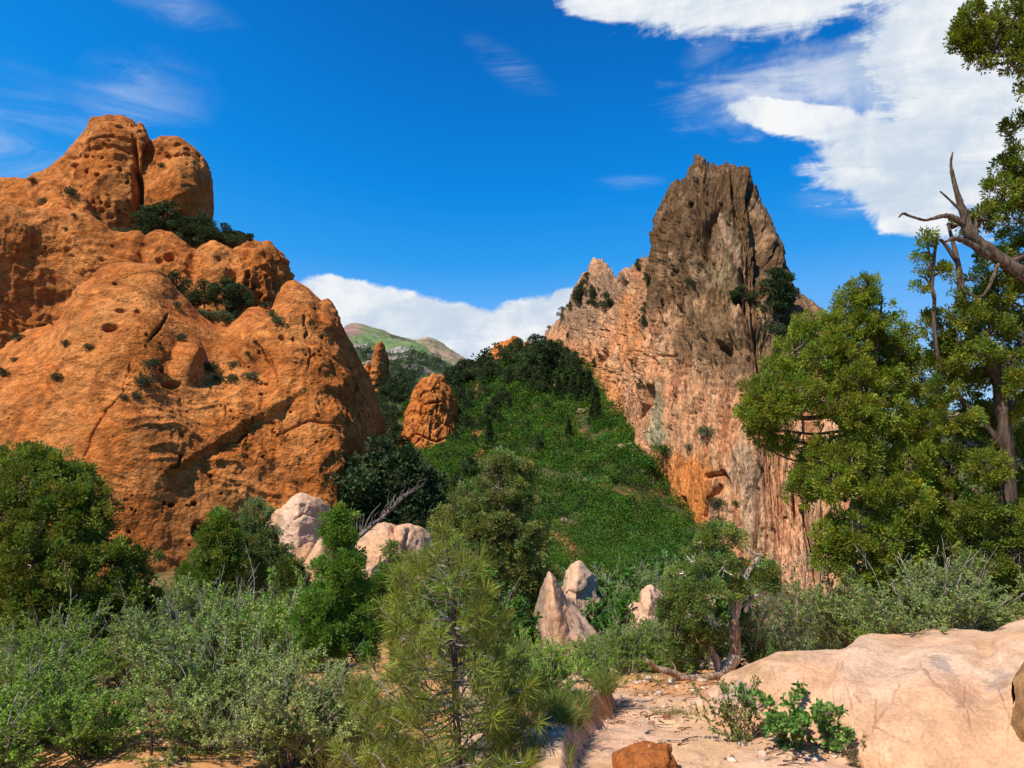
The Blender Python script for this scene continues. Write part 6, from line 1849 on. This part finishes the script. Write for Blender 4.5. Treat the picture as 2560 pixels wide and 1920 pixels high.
HR = [hill_rock(s) for s in (601, 602, 603, 604)]
ROCKS = c3((1905, 920, 78), (1960, 900, 50), (2010, 890, 70), (1985, 940, 60), (1700, 950, 50), (1685, 965, 34), (1790, 985, 46), (1765, 1000, 26), (1590, 1030, 34), (1622, 1040, 24), (1445, 900, 34), (1930, 1045, 64), (1890, 1070, 40), (2030, 1060, 40), (1850, 1090, 36), (1820, 1125, 26), (1640, 640, 44), (1655, 700, 70), (1695, 675, 32), (1610, 690, 36), (1335, 430, 40), (1580, 1115, 26), (1545, 1370, 60), (1595, 1375, 46), (1580, 1425, 30), (1440, 1295, 22), (1735, 1180, 22), (1520, 880, 20), (1220, 780, 30), (1055, 760, 40), (1320, 640, 24))
ROCKS = sorted(ROCKS)
for i, (x, y, s) in enumerate(ROCKS):
    p = hit(x, y, 55)
    o = bpy.data.objects.new('boulder', HR[i % 4])
    link(o)
    r = s / F * p[1] * 0.40
    o.location = p + np.array([0, 0, r * .35])
    o.scale = (r, r, r * _fr.uniform(.7, 1.1))
    o.rotation_euler = (0, 0, _fr.uniform(0, 6.28))
    n = ['pale', 'tan', 'pinkish'][i % 3]
    where = 'near the spire foot' if x > 1560 and y > 1050 else 'in the open scrub' if y > 1050 else 'high on the hill'
    o['where'] = where
    tag(o, None, 'boulder', 'pale boulders on the hillside')
_by = {}
for o in [o for o in COL.objects if 'where' in o]:
    _by.setdefault(o['where'], []).append(o)
for w_, L_ in _by.items():
    L_.sort(key=lambda o: o.location.x / o.location.y)
    for i, o in enumerate(L_):
        o['label'] = '%s pale boulder %s of the green hillside' % ('rightmost' if i == len(L_) - 1 else ORD[i] if i < len(L_) / 2 else ORD[len(L_) - 1 - i].replace('left', 'right'), w_)
        del o['where']


# ------------------------------------------------------------------ scrub that reads as one mass
def scrub():
    rng = np.random.default_rng(70)
    g = Geo()
    tot = 0
    def domes(X, Y, r, n, L, col, amt=.2):
        Z = ground(X, Y)
        N = len(X)
        c = vary(col, N, .34, .24, rng)
        # dark and light patches that follow the plants, not the light
        u = ball(N * n, rng)
        u[:, 2] = np.abs(u[:, 2])
        rr = np.repeat(r, n)[:, None]
        bump = 1 + 0.25 * perlin(u * 2.3 + np.repeat(rng.uniform(0, 90, (N, 1)), n, 0))[:, None]
        P = np.repeat(np.stack([X, Y, Z], -1), n, 0) + u * rr * bump * (0.6 + .5 * rng.random((N * n, 1))) * [1, 1, .85]
        leaf_quads(g, P, u * .6 + [0, 0, .3] + rng.normal(size=(N * n, 3)) * .6, np.repeat(L, n) * rng.uniform(.6, 1.3, N * n), np.repeat(L, n) * .6, np.clip(np.repeat(c, n, 0) * (1 + rng.normal(size=(N * n, 1)) * .11), .004, .8), .05, rng)
    # the green hillside
    N = 7000
    x = rng.uniform(1010, 1740, N)
    d = np.exp(rng.uniform(math.log(62), math.log(290), N))
    X, Y = (x - CX) / F * d, d
    Z = ground(X, Y)
    y = HY - (Z - EYE) / d * F
    P = np.stack([X, Y, Z], -1)
    lush = blobmask(x, y, SCRUB_POLY) + fbm(P / 16.0, 3, seed=71) * 0.9
    soil = blobmask(x, y, SOIL_SPOTS)
    keep = (soil + fbm(P / 5.0, 2, seed=72) * .4 < 0.08) & (lush > -0.22)
    X, Y, l = X[keep], Y[keep], lush[keep]
    f = np.clip(Y / 130, .45, 1.6)
    domes(X, Y, rng.lognormal(.32, .42, len(X)) * f ** .3, 105, .31 * f, (0.068, 0.138, 0.013))
    # darker and paler bushes standing out of the oak
    for n_, cl, r_ in ((620, (0.028, 0.058, 0.016), .5), (420, (0.095, 0.16, 0.03), .3), (260, (0.105, 0.13, 0.04), .1)):
        x = rng.uniform(1000, 1720, n_)
        d = np.exp(rng.uniform(math.log(66), math.log(280), n_))
        X, Y = (x - CX) / F * d, d
        domes(X, Y, rng.lognormal(r_, .35, n_), 110, .32 * np.clip(Y / 130, .45, 1.6), cl)
    # greyer brush on the drier upper slope and around the gully
    N = 6500
    x = rng.uniform(840, 1700, N)
    d = np.exp(rng.uniform(math.log(70), math.log(330), N))
    X, Y = (x - CX) / F * d, d
    P = np.stack([X, Y, X * 0], -1)
    Z = ground(X, Y)
    y = HY - (Z - EYE) / d * F
    keep = (fbm(P / 12.0, 3, seed=74) > -0.55) & (blobmask(x, y, SOIL_SPOTS) < 0.0)
    domes(X[keep], Y[keep], rng.lognormal(-.35, .4, keep.sum()), 30, .28 * np.clip(Y[keep] / 130, .5, 1.7), (0.070, 0.105, 0.032))
    # brush on the slope between the viewpoint and the valley
    N = 3400
    x = rng.uniform(-300, 2700, N)
    d = np.exp(rng.uniform(math.log(10.5), math.log(66), N))
    X, Y = (x - CX) / F * d, d
    P = np.stack([X, Y, X * 0], -1)
    Z = ground(X, Y)
    y = HY - (Z - EYE) / d * F
    keep = (fbm(P / 4.0, 3, seed=75) > -0.22) & (blobmask(x, y, SOIL_SPOTS) + fbm(P / 2.0, 2, seed=76) * .4 < 0.1) & ~((d < 19) & (((x > 660) & (x < 1110) & (y < 1500)) | ((x > 1340) & (x < 1680))))
    X, Y = X[keep], Y[keep]
    ff = np.clip(Y / 40, .25, 1.3)
    domes(X, Y, rng.uniform(.25, .6, len(X)) * (0.5 + ff), 46, .16 * ff + .015, (0.070, 0.125, 0.030))
    o = g.build('scrub_oak', M_FAR, None, None, False)
    tag(o, 'bright green oak scrub covering the hillside', 'scrub', None, 'stuff')


scrub()


def far_wood():
    rng = np.random.default_rng(80)
    g = Geo()
    spots = []
    def patch(n, xr, yr, accept, hm):
        k = 0
        for _ in range(n):
            x, y = rng.uniform(*xr), rng.uniform(*yr)
            p, nn, ob = rayhit(x, y)
            if p is None or p[1] < 260 or not accept(ob, p):
                continue
            spots.append((p, rng.uniform(*hm)))
    patch(1100, (850, 1260), (868, 1010), lambda ob, p: ob.startswith('hill') and p[1] < 1200 or ob == 'ground', (4.5, 8))
    patch(700, (1990, 2620), (1031, 1200), lambda ob, p: ob == 'ground', (4, 7))
    if not spots:
        return
    P0 = np.array([s[0] for s in spots])
    H = np.array([s[1] for s in spots])
    n = 46
    N = len(P0)
    u = ball(N * n, rng)
    z = rng.random((N * n, 1))
    R_ = np.repeat(H, n)[:, None] * .36 * np.sqrt(np.clip(1.05 - z, 0, 1))
    P = np.repeat(P0, n, 0) + np.concatenate([u[:, :2] * R_, z * np.repeat(H, n)[:, None]], 1)
    c = np.repeat(vary((0.040, 0.062, 0.026), N, .25, .12, rng), n, 0)
    leaf_quads(g, P, u + [0, 0, .5], np.repeat(H, n) * .17, np.repeat(H, n) * .10, c, .05, rng)
    o = g.build('far_wood', M_FAR, None, None, False)
    tag(o, 'dark wood on the far foothill and plain', 'wood', None, 'stuff')


far_wood()


# ------------------------------------------------------------------ grass, pebbles and litter near the viewer
def grass():
    rng = np.random.default_rng(90)
    g = Geo()
    sp = []
    def patch(n, x, y, sx, sy, h, col, dm=3.2):
        for _ in range(n):
            p = hit(rng.normal(x, sx), rng.normal(y, sy), dm, 14)
            if p[1] > 12:
                continue
            sp.append((p, h * rng.uniform(.6, 1.3), col))
    gr, dryc = (0.17, 0.22, 0.045), (0.30, 0.27, 0.10)
    patch(26, 1340, 1775, 40, 16, .13, gr)
    patch(26, 1410, 1765, 30, 18, .15, gr)
    patch(12, 1420, 1800, 14, 10, .15, gr)
    patch(22, 1508, 1722, 14, 8, .20, (0.22, 0.25, 0.06))
    patch(20, 1290, 1850, 50, 40, .12, gr)
    patch(34, 900, 1925, 60, 18, .26, dryc)
    patch(24, 1000, 1910, 60, 20, .24, (0.22, 0.25, 0.07))
    patch(10, 1690, 1788, 30, 6, .07, dryc)
    patch(12, 380, 1900, 60, 20, .10, gr)
    patch(20, 1560, 1700, 60, 8, .07, gr)
    for p, h, col in sp:
        n = 26
        B = p + np.concatenate([rng.normal(size=(n, 2)) * .02, np.zeros((n, 1)) - .01], 1)
        D = unit(np.concatenate([rng.normal(size=(n, 2)) * .42, np.ones((n, 1))], 1))
        L = h * rng.uniform(.5, 1.15, n)
        S = unit(np.cross(D, rng.normal(size=(n, 3)))) * .0021
        bend = np.concatenate([D[:, :2] * 0.55, np.full((n, 1), -.25)], 1) * L[:, None]
        m = B + D * L[:, None] * .55
        t = B + D * L[:, None] + bend * .5
        V = np.stack([B - S, B + S, m + S * .8, m - S * .8, t + S * .1, t - S * .1], 1)
        base = np.arange(n)[:, None] * 6
        Q = np.concatenate([base + [0, 1, 2, 3], base + [3, 2, 4, 5]], 0)
        g.add(V, Q, np.repeat(vary(col, n, .2, .12, rng), 6, 0))
    o = g.build('grass', M_GRASS, None, None, False)
    tag(o, 'tufts of green and straw-coloured grass beside the path', 'grass', None, 'stuff')


grass()


def litter():
    rng = np.random.default_rng(95)
    g, t = Geo(), Geo()
    nu, nv = 8, 6
    th, ph = np.linspace(0, 2 * pi, nu, endpoint=False), np.linspace(.05, pi - .05, nv)
    T, Ph = np.meshgrid(th, ph)
    U = np.stack([np.sin(Ph) * np.cos(T), np.sin(Ph) * np.sin(T), np.cos(Ph)], -1).reshape(-1, 3)
    q = gridq(nv, nu, True)
    def stones(n, x, y, sx, sy, s):
        for _ in range(n):
            xx, yy = rng.normal(x, sx), rng.normal(y, sy)
            p = hit(xx, yy, 3.0, 14)
            r = s * rng.lognormal(0, .55)
            sh = U * (1 + .35 * perlin(U * 1.4 + rng.uniform(0, 99))[:, None]) * r * np.array([1, rng.uniform(.6, 1), rng.uniform(.45, .8)])
            a = rng.uniform(0, 6.28)
            sh = np.stack([sh[:, 0] * cos(a) - sh[:, 1] * sin(a), sh[:, 0] * sin(a) + sh[:, 1] * cos(a), sh[:, 2]], -1)
            col = np.array([[0.62, .42, .3], [.55, .29, .14], [.4, .2, .1], [.66, .5, .38]][rng.integers(4)]) * rng.uniform(.7, 1.1)
            g.add(sh + p + [0, 0, r * .2], q, col)
    stones(260, 1690, 1712, 110, 20, .011)
    stones(120, 1620, 1830, 110, 50, .005)
    stones(90, 1600, 1780, 90, 40, .006)
    stones(60, 1700, 1880, 160, 30, .006)
    stones(90, 360, 1860, 70, 40, .009)
    stones(40, 1300, 1800, 60, 30, .009)
    stones(50, 2000, 1895, 120, 18, .008)
    o = g.build('gravel', M_RUST, None, None, True)
    tag(o, 'loose pebbles and crumbs of rock on the path and bare soil', 'gravel', None, 'stuff')
    def sticks(n, x, y, sx, sy, L):
        for _ in range(n):
            p = hit(rng.normal(x, sx), rng.normal(y, sy), 3.0, 14)
            a = rng.uniform(0, 6.28) if rng.random() < .4 else rng.normal(0, .35)
            l = L * rng.lognormal(0, .5)
            e = p + np.array([cos(a) * l, sin(a) * l, 0])
            e[2] = gz(e[0], e[1]) + rng.uniform(.004, .02)
            m = (p + e) / 2 + np.array([rng.normal() * l * .08, rng.normal() * l * .08, .008])
            r = rng.uniform(.0025, .006)
            tube(t, smooth_path([p + [0, 0, .004], m, e], 3), r, r * .4, 5, np.array([[.14, .09, .06], [.34, .26, .2], [.22, .12, .07]][rng.integers(3)]))
    sticks(90, 1690, 1712, 100, 20, .10)
    sticks(70, 1600, 1790, 90, 40, .07)
    sticks(40, 380, 1850, 80, 50, .14)
    sticks(30, 1990, 1885, 100, 16, .10)
    sticks(20, 1300, 1790, 60, 30, .1)
    o = t.build('twig_litter', M_DEAD, None, None, True)
    tag(o, 'dead twigs and bark scraps strewn over the path and soil', 'litter', None, 'stuff')


litter()
# -- a single red stone on the path
p = hit(1667, 1795, 3.0, 14)
o = bpy.data.objects.new('stone', hill_rock(611))
link(o)
o.data.materials.clear()
o.data.materials.append(M_RUST)
_c = o.data.attributes['col']
_a = np.ones((len(_c.data), 4), np.float32)
_a[:, :3] = np.array([0.34, .12, .05])
_c.data.foreach_set('color', _a.ravel())
o.location = p + np.array([0, 0, .008])
o.scale = (.024, .02, .016)
tag(o, 'fist-sized red stone alone on the pale path', 'stone')
